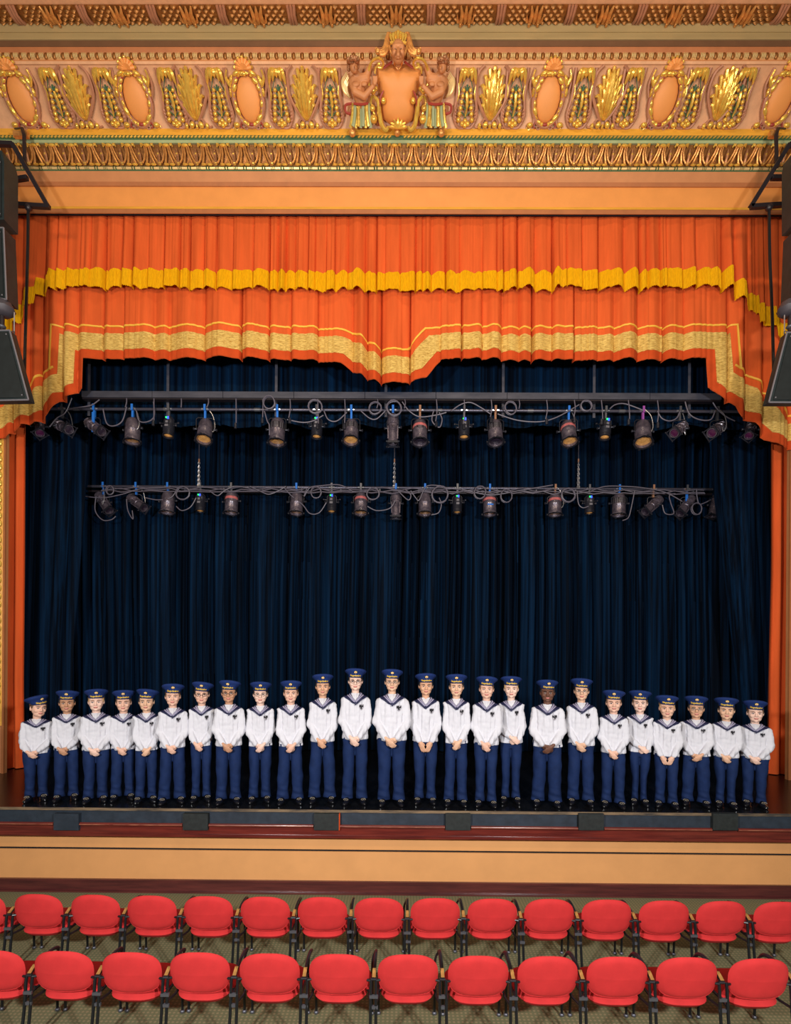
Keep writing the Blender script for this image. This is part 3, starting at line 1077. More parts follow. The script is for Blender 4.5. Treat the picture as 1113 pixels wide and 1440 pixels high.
# the two youths
for s in (0, 1):
    fx = (lambda x: x) if s == 0 else (lambda x: 1116 - x)
    mb = MB()
    r = .01
    mb.capsule(CW(fx(205), 560, .10), CW(fx(235), 700, .08), .105, .085)
    mb.capsule(CW(fx(180), 520, .10), CW(fx(275), 500, .10), .075, .065)
    mb.ell(CW(fx(190), 545, .165), (.055, .022, .035))
    mb.ell(CW(fx(262), 545, .155), (.045, .022, .032))
    mb.capsule(CW(fx(205), 470, .10), CW(fx(180), 420, .13), .042, .04)
    mb.ell(CW(fx(172), 395, .15), (.058, .065, .075))
    mb.ell(CW(fx(182), 428, .18), (.03, .035, .028))
    mb.capsule(CW(fx(184), 385, .21), CW(fx(190), 408, .235), .010, .014)
    mb.capsule(CW(fx(155), 530, .10), CW(fx(180), 610, .17), .055, .045)
    mb.capsule(CW(fx(180), 612, .17), CW(fx(262), 655, .19), .045, .042)
    mb.capsule(CW(fx(262), 655, .19), CW(fx(345), 560, .17), .042, .028)
    mb.ell(CW(fx(355), 525, .17), (.035, .03, .05))
    for q in range(4):
        mb.capsule(CW(fx(345 + q * 9), 520, .18), CW(fx(340 + q * 11), 478, .17), .011, .008)
    mb.capsule(CW(fx(275), 500, .10), CW(fx(310), 400, .08), .05, .035)
    V, F = fuse(mb, .008, 1)
    fig = link('youth_figure', make_mesh('youth_figure', V, F, [M['paint_terracotta']], None, 0), crest)
    mb = MB()
    random.seed(3 + s)
    for q in range(34):
        a = random.uniform(0, 2 * math.pi)
        rr = random.uniform(.4, 1)
        mb.ell(CW(fx(165 + 50 * rr * math.cos(a)), 345 + 42 * rr * math.sin(a) * (1 if math.sin(a) < 0 else .5), .13 + .05 * (1 - rr)), random.uniform(.018, .028), nu=7, nv=5)
    for q in range(8):
        mb.ell(CW(fx(122 + q % 2 * 8), 360 + q * 9, .12), .02, nu=7, nv=5)
        mb.ell(CW(fx(212 - q % 2 * 6), 350 + q * 8, .12), .018, nu=7, nv=5)
    mb.build('curly_hair', 'gold_bronze', fig)
    mb = MB()
    for q in range(5):
        mb.tube(T_([(fx(110 + q * 6), 440 + q * 15), (fx(72 + q * 10), 520 + q * 12), (fx(85 + q * 9), 600 + q * 8), (fx(130 + q * 3), 660)], .05, .05), [.008] * 3 + [.018] * 8 + [.008, .006], 6)
    mb.build('wing', ['gold_pale'], fig)
    mb = MB()
    random.seed(9)
    for q in range(9):
        x = 165 + q * 17
        p_ = T_([(fx(x), 712), (fx(x - 4 + (q % 3) * 4), 800), (fx(x - 12 + q * 3), 880), (fx(x - 22 + q * 5), 925 - (q % 2) * 14)], .05, .10 + .02 * (q % 2))
        mb.tube(p_, [.02 + .010 * i / len(p_) for i in range(len(p_))], 7, mi=1 if q in (1, 4, 5, 8) else 0)
    mb.build('skirt', ['gold', 'paint_pale_green'], fig)
    mb = MB()
    mb.tube(T_([(fx(170), 715), (fx(235), 722), (fx(298), 712)], .05, .15), .016, 6)
    mb.tube(T_([(fx(158), 715), (fx(100), 730), (fx(105), 790), (fx(150), 800), (fx(150), 760)], .05, .08), .018, 6)
    mb.build('sash', 'paint_red', fig)
    # plinth knob on the ledge below
    mb = MB()
    mb.ell(P(496 if s == 0 else 621, 187, 7.90), (.055, .05, .05), nu=12, nv=8)
    mb.build('ledge_knob', 'gold_dull', crest)
MB().ell(P(559, 187.5, 7.9), (.045, .05, .035), nu=12, nv=8).build('ledge_knob', 'gold_dull', crest)

# ------------------------------------------------------------------ curtains


def pleats(x0, x1, wmin, wmax, amp, seed, e0=.45, slot=0.0, sw=.011, sp=.4):
    """returns f(x) -> depth of a run of soft convex folds with tight creases between them"""
    rnd = random.Random(seed)
    br, am, ex = [x0], [], []
    while br[-1] < x1:
        br.append(br[-1] + rnd.uniform(wmin, wmax) * (1.6 if rnd.random() < .2 else 1))
        am.append(amp * rnd.uniform(.45, 1.0))
        ex.append(rnd.uniform(e0, e0 * 2))
    slots = [b for b in br if rnd.random() < sp] if slot else []
    br, am, ex = np.array(br), np.array(am), np.array(ex)

    def f(x):
        x = np.asarray(x, dtype=float)
        i = np.clip(np.searchsorted(br, x, side='right') - 1, 0, len(am) - 1)
        t = np.clip((x - br[i]) / (br[i + 1] - br[i]), 0, 1)
        out = am[i] * np.sin(np.pi * t) ** ex[i] + am[i] * .22 * np.sin(2.3 * np.pi * t + i)
        for b in slots:
            out = out - slot * np.exp(-((x - b) / sw) ** 2)
        return out
    return f


def sheet(name, xs, nz, zfun, yfun, mats, parent=None, thick=.012):
    """xs: columns; zfun(x) -> (ztop, zbottom); yfun(x, z, v) -> y"""
    xs = np.asarray(xs)
    n = len(xs)
    zt, zb_ = zfun(xs)
    v = np.linspace(0, 1, nz)
    X = np.repeat(xs[None, :], nz, 0)
    Z = zt[None, :] + (zb_ - zt)[None, :] * v[:, None]
    Y = yfun(X, Z, v[:, None])
    front = np.stack([X, Y, Z], -1).reshape(-1, 3)
    back = front + np.array([0, thick, 0])
    V = np.vstack([front, back])
    idx = np.arange(nz * n).reshape(nz, n)
    q = np.stack([idx[1:, :-1], idx[1:, 1:], idx[:-1, 1:], idx[:-1, :-1]], -1).reshape(-1, 4)
    N = nz * n
    qb = q[:, ::-1] + N
    e = idx[-1]
    hem = np.stack([e[:-1], e[:-1] + N, e[1:] + N, e[1:]], -1)
    F = np.vstack([q, qb, hem])
    return link(name, make_mesh(name, V, F, [M[m] for m in mats], None, 60), parent)


# back traveller curtain
YB = 10.75
f1 = pleats(-7, 7, .08, .24, .20, 11, .45, .12, .03, .4)
bc = sheet('backdrop_curtain', np.arange(-6.9, 6.9, .018), 14, lambda x: (np.full_like(x, 10.9), np.full_like(x, ZS + .012)),
           lambda X, Z, v: YB - f1(X + .03 * np.sin(Z * .8 + X * .5)) - .02 * np.sin(X * 3 + Z), ['navy_velvet'], thick=.02)
tag(bc, 'wide dark navy velvet curtain in deep folds closing the back of the stage', 'curtain')
# border across the top, scalloped hem
f2 = pleats(-7, 7, .25, .6, .10, 5)
f2b = pleats(-7, 7, .06, .14, .02, 6)
zb0 = PZ(560, 604, 9.5)
bo = sheet('border_curtain', np.arange(-6.9, 6.9, .02), 8,
           lambda x: (np.full_like(x, 10.9), zb0 + .05 * np.abs(np.sin(x * 2.1)) + .03 * np.sin(x * 5.3)),
           lambda X, Z, v: 9.5 - f2(X) - f2b(X), ['navy_velvet'])
tag(bo, 'short dark navy velvet border hanging behind the grey raceway, wavy lower hem', 'curtain')


def leg(name, edge, outer, Y, seed, label, wmin=.12, wmax=.3, amp=.10, matn='navy_velvet', ztop=10.9):
    """edge: list of (px, py) for the inner edge; outer x (world)"""
    ez = [PZ(a, b, Y) for a, b in edge]
    ex = [PX(a, b, Y) for a, b in edge]
    order = np.argsort(ez)
    ez, ex = np.array(ez)[order], np.array(ex)[order]
    f = pleats(0, 1, wmin / 1.4, wmax / 1.4, amp, seed)
    n, nz = 110, 40
    zs = np.linspace(ztop, ZS + .012, nz)
    V = []
    for z in zs:
        xi = np.interp(z, ez, ex)
        u = np.linspace(0, 1, n)
        x = outer + (xi - outer) * u
        y = Y - f(u)
        V.append(np.stack([x, y, np.full(n, z)], -1))
    V = np.array(V).reshape(-1, 3)
    Vb = V + np.array([0, .02, 0])
    idx = np.arange(nz * n).reshape(nz, n)
    q = np.stack([idx[1:, :-1], idx[1:, 1:], idx[:-1, 1:], idx[:-1, :-1]], -1).reshape(-1, 4)
    e = idx[:, -1]
    N = nz * n
    side = np.stack([e[:-1], e[1:], e[1:] + N, e[:-1] + N], -1)
    ob = link(name, make_mesh(name, np.vstack([V, Vb]), np.vstack([q, q[:, ::-1] + N, side]), [M[matn]], None, 60))
    return tag(ob, label, 'curtain')


leg('leg_curtain', [(126, 500), (124, 640), (114, 780), (104, 900), (98, 1080)], -7.3, 9.85, 21,
    'dark navy velvet leg curtain at the left side of the stage, slanting inner edge')
leg('leg_curtain', [(985, 500), (999, 690), (1012, 790), (1027, 920), (1042, 1080)], 7.3, 9.85, 22,
    'dark navy velvet leg curtain at the right side of the stage, slanting inner edge')

# orange house legs beside the opening
YL = 8.95
leg('house_curtain', [(38, 560), (37, 800), (35.5, 960), (37, 1086)], -7.2, YL, 33,
    'tall orange curtain hanging at the left edge of the stage opening', .18, .34, .09, 'orange_cloth')
leg('house_curtain', [(1083, 560), (1083, 800), (1079, 960), (1077, 1092)], 7.2, YL, 38,
    'tall orange curtain hanging at the right edge of the stage opening', .18, .34, .09, 'orange_cloth')

# orange valance: lower layer with gold braid
YV = 8.58
XV = 6.9
ZVT = PZ(560, 290, YV)
low_px = [(-60, 640), (0, 622), (12, 618), (35, 600), (62, 594), (68, 586), (86, 567), (102, 560), (119, 549), (120.5, 507),
          (230, 507.5), (350, 507), (470, 512), (480, 514), (505, 530), (522, 538), (548, 543), (578, 540), (600, 534), (611, 520), (620, 510),
          (640, 508), (760, 510), (880, 509), (989, 508), (991.5, 549), (1003, 556), (1030, 575), (1037, 590), (1057, 598), (1073, 620), (1095, 630), (1175, 650)]
low = [(p.x, p.z) for p in (P(a, b, YV) for a, b in low_px)]
fv = pleats(-XV, XV, .20, .50, .13, 77, .3, .055, .012, .4)
fv2 = pleats(-XV, XV, .05, .14, .014, 78)
f_low = lambda X, Z: YV - fv(X) * (.55 + .45 * np.clip((ZVT - Z) / 2.4, 0, 1)) - fv2(X)
lx, lz = np.array([p[0] for p in low]), np.array([p[1] for p in low])
val = thing('house_valance', 'wide orange pleated valance across the stage top, yellow fringe and gold braid', 'curtain', (0, YV, ZVT))


def under(ob, t=None):
    t = t or val
    ob.parent = t
    ob.matrix_parent_inverse = Matrix.Identity(4)
    ob.location = -t.location
    return ob


xs = np.unique(np.concatenate([np.arange(-XV, XV, .010), lx + 1e-4, lx - 1e-4]))
xs = xs[(xs >= -XV) & (xs <= XV)]
under(sheet('lower_drape', xs, 26, lambda x: (np.full_like(x, ZVT), np.interp(x, lx, lz)),
            lambda X, Z, v: f_low(X, Z), ['orange_cloth'], thick=.015))


def miter(poly, d):
    out = []
    for i in range(len(poly)):
        p = Vector(poly[i])
        a = Vector(poly[max(i - 1, 0)])
        b = Vector(poly[min(i + 1, len(poly) - 1)])
        t1 = (p - a).normalized() if i > 0 else (b - p).normalized()
        t2 = (b - p).normalized() if i < len(poly) - 1 else t1
        n1, n2 = Vector((-t1.y, t1.x)), Vector((-t2.y, t2.x))
        m_ = (n1 + n2)
        if m_.length < 1e-6:
            m_ = n1
        m_.normalize()
        k = 1 / max(.35, m_.dot(n1))
        out.append(p + m_ * d * min(k, 1.5))
    return out


def ribbon(name, poly, d0, d1, m_, off, nacross=4, step=.010):
    A, B = miter(poly, d0), miter(poly, d1)
    V = []
    cols = 0
    for i in range(len(poly) - 1):
        L = (Vector(poly[i + 1]) - Vector(poly[i])).length
        n = max(2, int(L / step))
        for k in range(n + (1 if i == len(poly) - 2 else 0)):
            t = k / n
            a = A[i].lerp(A[i + 1], t)
            b = B[i].lerp(B[i + 1], t)
            for j in range(nacross + 1):
                c = a.lerp(b, j / nacross)
                V.append((c.x, c.y))
            cols += 1
    V = np.array(V)
    V[:, 0] = np.clip(V[:, 0], -XV, XV)
    Yv = f_low(V[:, 0], V[:, 1]) - off
    W = nacross + 1
    front = np.stack([V[:, 0], Yv, V[:, 1]], -1)
    idx = np.arange(cols * W).reshape(cols, W)
    q = np.stack([idx[:-1, :-1], idx[1:, :-1], idx[1:, 1:], idx[:-1, 1:]], -1).reshape(-1, 4)
    N = len(front)
    e0, e1 = idx[:, 0], idx[:, -1]
    s0 = np.stack([e0[1:], e0[:-1], e0[:-1] + N, e0[1:] + N], -1)
    s1 = np.stack([e1[:-1], e1[1:], e1[1:] + N, e1[:-1] + N], -1)
    ob = link(name, make_mesh(name, np.vstack([front, front + np.array([0, off * .9, 0])]), np.vstack([q, s0, s1]), [M[m_]], None, 50))
    return under(ob)


ribbon('hem', low, .004, .135, 'orange_hem', .006, 10)
ribbon('gold_braid', low, .135, .40, 'gold_braid', .018, 22)
ribbon('gold_cord', low, .505, .530, 'gold_cord', .018, 2)

# upper layer with fringe
YU = 8.46
ZUT = PZ(560, 292, YU)
up_px = [(-60, 500), (0, 470), (12, 452), (22, 448), (23, 432), (38, 428), (39, 415), (56, 410), (57, 397), (73, 395), (75, 385),
         (120, 384), (300, 385), (480, 388), (556, 389), (640, 388), (800, 386), (1025, 384), (1029, 398), (1046, 401), (1048, 416), (1062, 420), (1063, 433),
         (1086, 437), (1088, 452), (1100, 460), (1175, 500)]
upc = [(p.x, p.z) for p in (P(a, b, YU) for a, b in up_px)]
ux, uz = np.array([p[0] for p in upc]), np.array([p[1] for p in upc])
fu = pleats(-XV, XV, .09, .28, .11, 91, .3, .05, .010, .4)
fu2 = pleats(-XV, XV, .04, .09, .008, 92)
fur = pleats(-XV, XV, .10, .30, .05, 93)
f_up = lambda X, v: YU - fu(X) * (.45 + .55 * v) - fu2(X)
zb_up = lambda x: np.interp(x, ux, uz) - .030 + .9 * fur(x)
xs = np.unique(np.concatenate([np.arange(-XV, XV, .009), ux + 1e-4, ux - 1e-4]))
xs = xs[(xs >= -XV) & (xs <= XV)]
under(sheet('upper_drape', xs, 12, lambda x: (np.full_like(x, ZUT), zb_up(x)), lambda X, Z, v: f_up(X, v), ['orange_cloth'], thick=.01))
xs = np.arange(-XV, XV, .007)
fr = sheet('fringe', xs, 4, lambda x: (zb_up(x) + .02, zb_up(x) - .265 - .02 * np.sin(x * 9) - .006 * (np.arange(len(x)) % 3)),
           lambda X, Z, v: f_up(X, 1.0) - .014 - .006 * (np.arange(X.shape[1])[None, :] % 2) - v * .015, ['fringe'], thick=.006)
under(fr)

# ------------------------------------------------------------------ lighting rig
Y1, Y2 = 9.05, 10.2
ZP1, ZP2 = PZ(560, 577, Y1), PZ(560, 686, Y2)


def hang(px, py, Y):
    p = P(px, py, Y)
    return p


# raceway (long wiring trough) with hanger straps and outlet leads
rl, rr = P(118, 556, Y1 - .05), P(1012, 561, Y1 - .05)
zr = (rl.z + rr.z) / 2
race = thing('wiring_raceway', 'long grey steel wiring trough spanning the stage above the upper pipe', 'trough', ((rl.x + rr.x) / 2, Y1 - .05, zr - .07))
mb = MB()
n_ = 9
for k in range(n_):
    a = rl.x + (rr.x - rl.x) * k / n_
    b = rl.x + (rr.x - rl.x) * (k + 1) / n_
    under(MB().box((a + .004, Y1 - .12, zr - .052), (b - .004, Y1 + .02, zr + .052)).build('trough_section', 'raceway'), race)
mb.box((rl.x, Y1 - .10, zr - .075), (rr.x, Y1, zr - .055))
under(mb.build('cable_tray', 'steel_dark'), race)
for px in (125, 236, 388.5, 543, 708, 836, 970):
    x = PX(px, 560, Y1 + .03)
    mb = MB().box((x - .022, Y1 + .03, ZP1 - .10), (x + .022, Y1 + .04, 10.9))
    mb.box((x - .035, Y1 + .028, zr - .02), (x + .035, Y1 + .045, zr + .02))
    under(mb.build('hanger_strap', 'raceway'), race)
leads = [178, 216.5, 255, 293, 332, 369.5, 408, 447, 485, 531, 569.5, 614, 653, 691, 730, 769, 808, 846, 884, 925]
random.seed(5)
for i, px in enumerate(leads):
    x = PX(px, 580, Y1 - .1)
    ln = random.choice((.30, .33, .38, .42, .16, .16))
    mb = MB()
    mb.tube(spline([(x, Y1 - .10, zr - .06), (x + .01, Y1 - .12, zr - .06 - ln * .5), (x + random.uniform(-.02, .02), Y1 - .12, zr - .06 - ln)], 4), .009, 5)
    under(mb.build('outlet_lead', 'cable'), race)
    if ln > .2:
        e = (x, Y1 - .12, zr - .06 - ln)
        pl = MB().tube([(e[0], e[1], e[2] + .01), (e[0], e[1], e[2] - .03), (e[0], e[1], e[2] - .09)], [.014, .026, .024], 8)
        under(pl.build('connector_plug', 'can_dark'), race)

# pipes
p1a, p1b = PX(44, 575, Y1), PX(1068, 580, Y1)
pp = thing('lighting_pipe', 'upper grey lighting pipe right below the wiring trough', 'pipe', ((p1a + p1b) / 2, Y1, ZP1), group='lighting pipes')
mb = MB().tube([(p1a, Y1, ZP1), (p1b, Y1, ZP1)], .026, 12)
under(mb.build('pipe', 'pipe'), pp)
for k in range(8):
    x = p1a + (p1b - p1a) * (k + .5) / 8
    under(MB().tube([(x - .05, Y1, ZP1), (x + .05, Y1, ZP1)], .032, 12).build('pipe_coupler', 'grey_metal'), pp)
p2a, p2b = PX(124, 686, Y2), PX(1003, 691, Y2)
pq = thing('lighting_pipe', 'lower grey double lighting pipe hanging on three chains', 'pipe', ((p2a + p2b) / 2, Y2, ZP2), group='lighting pipes')
under(MB().tube([(p2a, Y2, ZP2), (p2b, Y2, ZP2)], .026, 12).build('pipe', 'pipe'), pq)
under(MB().tube([(p2a, Y2 + .03, ZP2 - .085), (p2b, Y2 + .03, ZP2 - .085)], .022, 10).build('lower_pipe', 'steel_dark'), pq)
for k in range(16):
    x = p2a + (p2b - p2a) * (k + .5) / 16
    under(MB().box((x - .012, Y2 - .01, ZP2 - .10), (x + .012, Y2 + .04, ZP2 + .01)).build('spacer', 'grey_metal'), pq)
link_mb = MB().tube([(.014 * math.cos(a), 0, .026 * math.sin(a)) for a in np.linspace(0, 2 * math.pi, 10)[:-1]], .0055, 5, closed=True)
link_me = link_mb.mesh('chain_link', [M['chain']])
for k, px in enumerate((280, 555, 814)):
    x = PX(px, 660, Y2 - .04)
    zc0 = PZ(px, 650, Y2)
    t = thing('hanging_chain', 'steel cable and chain holding up the lower pipe, %s' % ('beside the left speaker side', 'at the stage centre', 'toward the right side')[k], 'chain', (x, Y2 - .04, ZP2), group='chains of the lower pipe')
    t['label'] = ('thin steel cable and chain holding the lower lighting pipe, ' + ('left one', 'middle one', 'right one')[k])
    under(MB().tube([(x, Y2 - .04, zc0), (x, Y2 - .04, 10.9)], .009, 6).build('wire_cable', 'pipe'), t)
    under(MB().tube([(x, Y2 - .04, zc0 - .02), (x, Y2 - .04, zc0 + .05)], .014, 6).build('orange_sleeve', 'tape_brown'), t)
    for q in range(int((zc0 - ZP2) / .042)):
        for s in (-1, 1):
            ob = link('chain_link', link_me, t, (s * .012 * (1 - q * .08), 0, .02 + q * .042), (0, 0, (q % 2) * math.pi / 2))


# --- fixtures (prototype bodies point along -z, origin at the yoke pivot)
def m_obj(mb, name, mats):
    return (name, mb.mesh(name, [M[x] for x in mats]))


def clamp_mesh(matn):
    mb = MB()
    mb.box((-.020, -.035, -.02), (.020, .035, .03), 0)
    mb.box((-.018, -.045, -.03), (.018, -.034, .075), 1)
    mb.box((-.016, -.02, -.16), (.016, .02, -.02), 1)
    mb.tube([(-.055, -.02, .0), (-.028, -.02, .0)], .02, 8, mi=2)
    mb.tube([(.028, -.02, .0), (.055, -.02, .0)], .02, 8, mi=2)
    return mb.mesh('hook_clamp', [M['can_dark'], M[matn], M['chrome']])


clamps = {k: clamp_mesh(k) for k in ('tape_blue', 'tape_brown', 'tape_violet', 'grey_metal')}


def yoke_mesh(w_, h_, drop):
    mb = MB()
    z0 = drop
    pts = [(-w_, 0, -0.0), (-w_, 0, h_ - .03), (-w_ + .03, 0, h_), (w_ - .03, 0, h_), (w_, 0, h_ - .03), (w_, 0, 0)]
    for a, b in zip(pts[:-1], pts[1:]):
        mb.bar(a, b, .008, .028, 0, up=(0, 1, 0))
    for s in (-1, 1):
        mb.tube([(s * (w_ - .01), 0, 0), (s * (w_ + .035), 0, 0)], .016, 8)
        mb.ell((s * (w_ + .04), 0, 0), (.018, .026, .026), nu=8, nv=6)
    return mb.mesh('yoke', [M['can_dark']])


def par_body(vent):
    mb = MB()
    mb.lathe([(.0, .19), (.07, .185), (.098, .16), (.112, .12), (.117, .09)], 20, 0)
    mb.lathe([(.117, .09), (.120, .085), (.120, -.02)], 20, 1 if vent else 0)
    mb.lathe([(.120, -.02), (.125, -.025), (.125, -.035), (.121, -.04), (.123, -.20), (.132, -.205), (.132, -.225), (.118, -.225), (.112, -.18)], 20, 0)
    return mb.mesh('can_body', [M['can'], M['can_vent']])


pars = {v: par_body(v) for v in (0, 1)}
mb = MB().lathe([(.112, -.185), (.08, -.19), (.0, -.195)], 20)
par_lens = {k: mb.mesh('lens', [M[k]]) for k in ('lens_amber', 'lens_dark')}
mb = MB()
for k in range(8):
    a0, a1 = math.radians(22.5 + 45 * k), math.radians(67.5 + 45 * k)
    p_ = []
    for r, z in ((.125, -.228), (.152, -.228), (.152, -.238), (.125, -.238)):
        for a in (a0, a1):
            p_.append((r * math.cos(a), r * math.sin(a), z))
    mb.add(p_, [(0, 1, 3, 2), (2, 3, 5, 4), (4, 5, 7, 6), (6, 7, 1, 0)])
for a in (0, 90, 180, 270):
    c_, s_ = math.cos(math.radians(a)), math.sin(math.radians(a))
    mb.box((c_ * .145 - .014, s_ * .145 - .014, -.25), (c_ * .145 + .014, s_ * .145 + .014, -.222))
par_frame = mb.mesh('filter_frame', [M['can_dark']])
mb = MB().lathe([(.1195, .075), (.1235, .07), (.1235, .028), (.1195, .024)], 20)
par_tape = {'r': mb.mesh('tape_band', [M['can_red']])}
mb = MB().box((-.06, -.127, -.09), (.05, -.118, -.065))
par_tape['b'] = mb.mesh('tape_mark', [M['tape_blue']])

mb = MB()
mb.lathe([(.0, .22), (.045, .215), (.07, .19), (.074, .12), (.086, .115), (.086, .05), (.070, .045), (.064, -.02), (.070, -.03), (.070, -.05), (.060, -.06),
          (.060, -.17), (.072, -.18), (.072, -.24), (.06, -.24), (.055, -.20)], 16)
for k in range(5):
    mb.lathe([(.075, .13 + k * .013), (.082, .132 + k * .013), (.075, .137 + k * .013)], 16)
for s in (-1, 1):
    mb.bar((s * .07, 0, .03), (s * .068, 0, -.17), .02, .03, 0, up=(0, 1, 0))
    mb.tube([(0, s * .06, -.01), (0, s * .12, -.01)], .008, 6)
mb.box((-.03, -.1, .06), (.03, -.08, .11))
ell_body = mb.mesh('spot_body', [M['can']])
mb = MB()
R_ = .088
for a, b in (((-R_, -R_), (R_, -R_ + .014)), ((-R_, R_ - .014), (R_, R_)), ((-R_, -R_), (-R_ + .014, R_)), ((R_ - .014, -R_), (R_, R_))):
    mb.box((a[0], a[1], -.265), (b[0], b[1], -.235))
for sx in (-1, 1):
    for sy in (-1, 1):
        mb.ell((sx * R_, sy * R_, -.25), .014, nu=6, nv=5)
ell_frame = mb.mesh('filter_frame', [M['can_dark']])
mb = MB().lathe([(.058, -.215), (.03, -.222), (0, -.224)], 16)
ell_lens = {k: mb.mesh('lens', [M[k]]) for k in ('lens_dark', 'lens_violet')}

mb = MB()
mb.lathe([(.0, .13), (.03, .128), (.045, .11), (.05, .08), (.066, .07), (.066, .03), (.062, .02), (.068, .0), (.068, -.13), (.074, -.135), (.074, -.15), (.06, -.15), (.055, -.12)], 16)
for k in range(4):
    mb.lathe([(.069, -.02 - k * .022), (.074, -.024 - k * .022), (.069, -.03 - k * .022)], 16)
mb.box((-.03, -.075, -.01), (.03, -.066, .05))
for s in (-1, 1):
    mb.tube([(s * .06, 0, .03), (s * .12, 0, .04)], .007, 5)
    mb.ell((s * .12, 0, .04), .015, nu=6, nv=5)
sm_body = mb.mesh('lamp_body', [M['can_dark']])
mb = MB().box((-.022, -.079, -.05), (.022, -.075, -.02)).box((-.016, -.079, .0), (.016, -.076, .03))
sm_label = mb.mesh('white_label', [M['speaker_edge']])
mb = MB().lathe([(.056, -.135), (.03, -.15), (0, -.158)], 14)
sm_lens = mb.mesh('lens', [M['lens_amber']])
mb = MB().ell((-.012, -.075, .075), .012, nu=8, nv=5)
sm_g = mb.mesh('status_light', [M['led_green']])
mb = MB().box((0, -.078, .055), (.022, -.066, .09))
sm_b = mb.mesh('blue_clip', [M['led_blue']])

SIDE = {}


def fixture(kind, px, py_bot, row, tilt=14, roll=0, clamp='grey_metal', lens=None, opts='', label='', group=None, scale=1.0, drop=None):
    """tilt: degrees toward the audience, roll: degrees in the picture plane (positive: mouth swings to the right)"""
    Y, ZP = (Y1, ZP1) if row == 1 else (Y2, ZP2)
    x = PX(px, 580 if row == 1 else 690, Y)
    names = {'par': 'can_light', 'ell': 'profile_spotlight', 'small': 'compact_spotlight'}
    t = thing(names[kind], label, 'stage light', (x, Y, ZP), group=group)
    link('hook_clamp', clamps[clamp], t)
    dr = drop if drop is not None else {'par': .34, 'ell': .30, 'small': .28}[kind]
    key = (kind, dr)
    if key not in SIDE:
        SIDE[key] = yoke_mesh({'par': .145, 'ell': .10, 'small': .088}[kind] , dr - .15, 0)
    y_ = link('yoke', SIDE[key], t, (0, 0, -dr), (0, 0, math.radians(random.uniform(-14, 14)) + (math.radians(roll) * .3)))
    bodym = {'par': pars[1 if 'v' in opts else 0], 'ell': ell_body, 'small': sm_body}[kind]
    bo_ = link({'par': 'can_body', 'ell': 'spot_body', 'small': 'lamp_body'}[kind], bodym, t, (0, 0, -dr))
    Rr = Matrix.Rotation(math.radians(-roll), 3, 'Y') @ Matrix.Rotation(math.radians(-tilt), 3, 'X')
    bo_.rotation_euler = Rr.to_euler()
    bo_.scale = (scale * (1.3 if kind == 'small' else 1),) * 3
    if kind == 'par':
        link('lens', par_lens[lens or 'lens_amber'], bo_)
        link('filter_frame', par_frame, bo_)
        if 'r' in opts:
            link('tape_band', par_tape['r'], bo_)
        if 'b' in opts:
            link('tape_mark', par_tape['b'], bo_)
    elif kind == 'ell':
        link('lens', ell_lens[lens or 'lens_dark'], bo_)
        link('filter_frame', ell_frame, bo_)
    else:
        link('lens', sm_lens, bo_)
        link('white_label', sm_label, bo_)
        link('status_light', sm_g, bo_)
        link('blue_clip', sm_b, bo_)
    if 'c' in opts:
        link('safety_cable', safety, t, rot=(0, 0, random.uniform(-1, 1)))
    if 's' in opts:
        MB().box((-.03, -.03, -.40), (.015, -.015, -.06)).build('blue_strap', 'tape_blue', t)
    return t


mb = MB().tube(spline([(.03, -.02, .02), (.12, -.03, -.10), (.155, -.03, -.28), (.12, -.05, -.38), (.09, -.04, -.30)], 5), .007, 5)
safety = mb.mesh('safety_cable', [M['chain']])

random.seed(12)
G1, G2 = 'stage lights on the upper pipe', 'stage lights on the lower pipe'
U = 'of the upper row'
D_ = 'of the lower row'
fixture('ell', 56, 0, 1, 35, 30, 'grey_metal', 'lens_violet', '', 'dark spotlight mostly hidden by the curtain at the left end of the upper row', G1)
fixture('ell', 88, 0, 1, 30, 62, 'grey_metal', None, 'c', 'long grey spotlight of the upper row tipped right, beside the left gold-braided corner', G1, 1.05)
fixture('ell', 133, 0, 1, 25, 55, 'tape_blue', None, 's', 'long grey spotlight of the upper row tipped right with a blue strap', G1, 1.05)
fixture('par', 187, 0, 1, 8, 2, 'tape_blue', 'lens_amber', 'c', 'vented grey can light, leftmost can of the upper row', G1)
fixture('small', 238, 0, 1, 10, 0, 'grey_metal', None, '', 'small black spotlight between the first and second cans of the upper row', G1)
fixture('par', 289, 0, 1, 24, 2, 'tape_blue', 'lens_amber', 'c', 'grey can light with wide amber lens, second can from left, upper row', G1)
fixture('par', 390.5, 0, 1, 12, 0, 'tape_blue', 'lens_amber', 'v', 'vented grey can light, third can from the left of the upper row', G1, 1.05)
fixture('small', 446, 0, 1, 8, 0, 'grey_metal', None, '', 'small black spotlight between the third and fourth cans of the upper row', G1)
fixture('par', 494.5, 0, 1, 22, 0, 'tape_blue', 'lens_amber', 'v', 'vented can light with amber lens just left of centre, upper row', G1)
fixture('ell', 553, 0, 1, 6, 0, 'tape_blue', None, '', 'slim grey spotlight pointing straight down at the centre of the upper row', G1, 1.15)
fixture('par', 591, 0, 1, 16, 0, 'tape_brown', 'lens_dark', 'rv', 'can light with red band and dark mouth just right of centre, upper row', G1)
fixture('small', 653, 0, 1, 10, 0, 'grey_metal', None, '', 'small black spotlight between the two brown-clamped cans of the upper row', G1)
fixture('par', 697, 0, 1, 18, 0, 'tape_brown', 'lens_dark', 'v', 'vented can light with a dark mouth on a brown clamp, without red band, upper row', G1)
fixture('par', 800, 0, 1, 22, 0, 'tape_blue', 'lens_amber', 'rc', 'can light with a red band and amber lens right above the right chain, upper row', G1)
fixture('small', 852, 0, 1, 12, -8, 'grey_metal', None, '', 'small black spotlight, the rightmost small one of the upper row', G1)
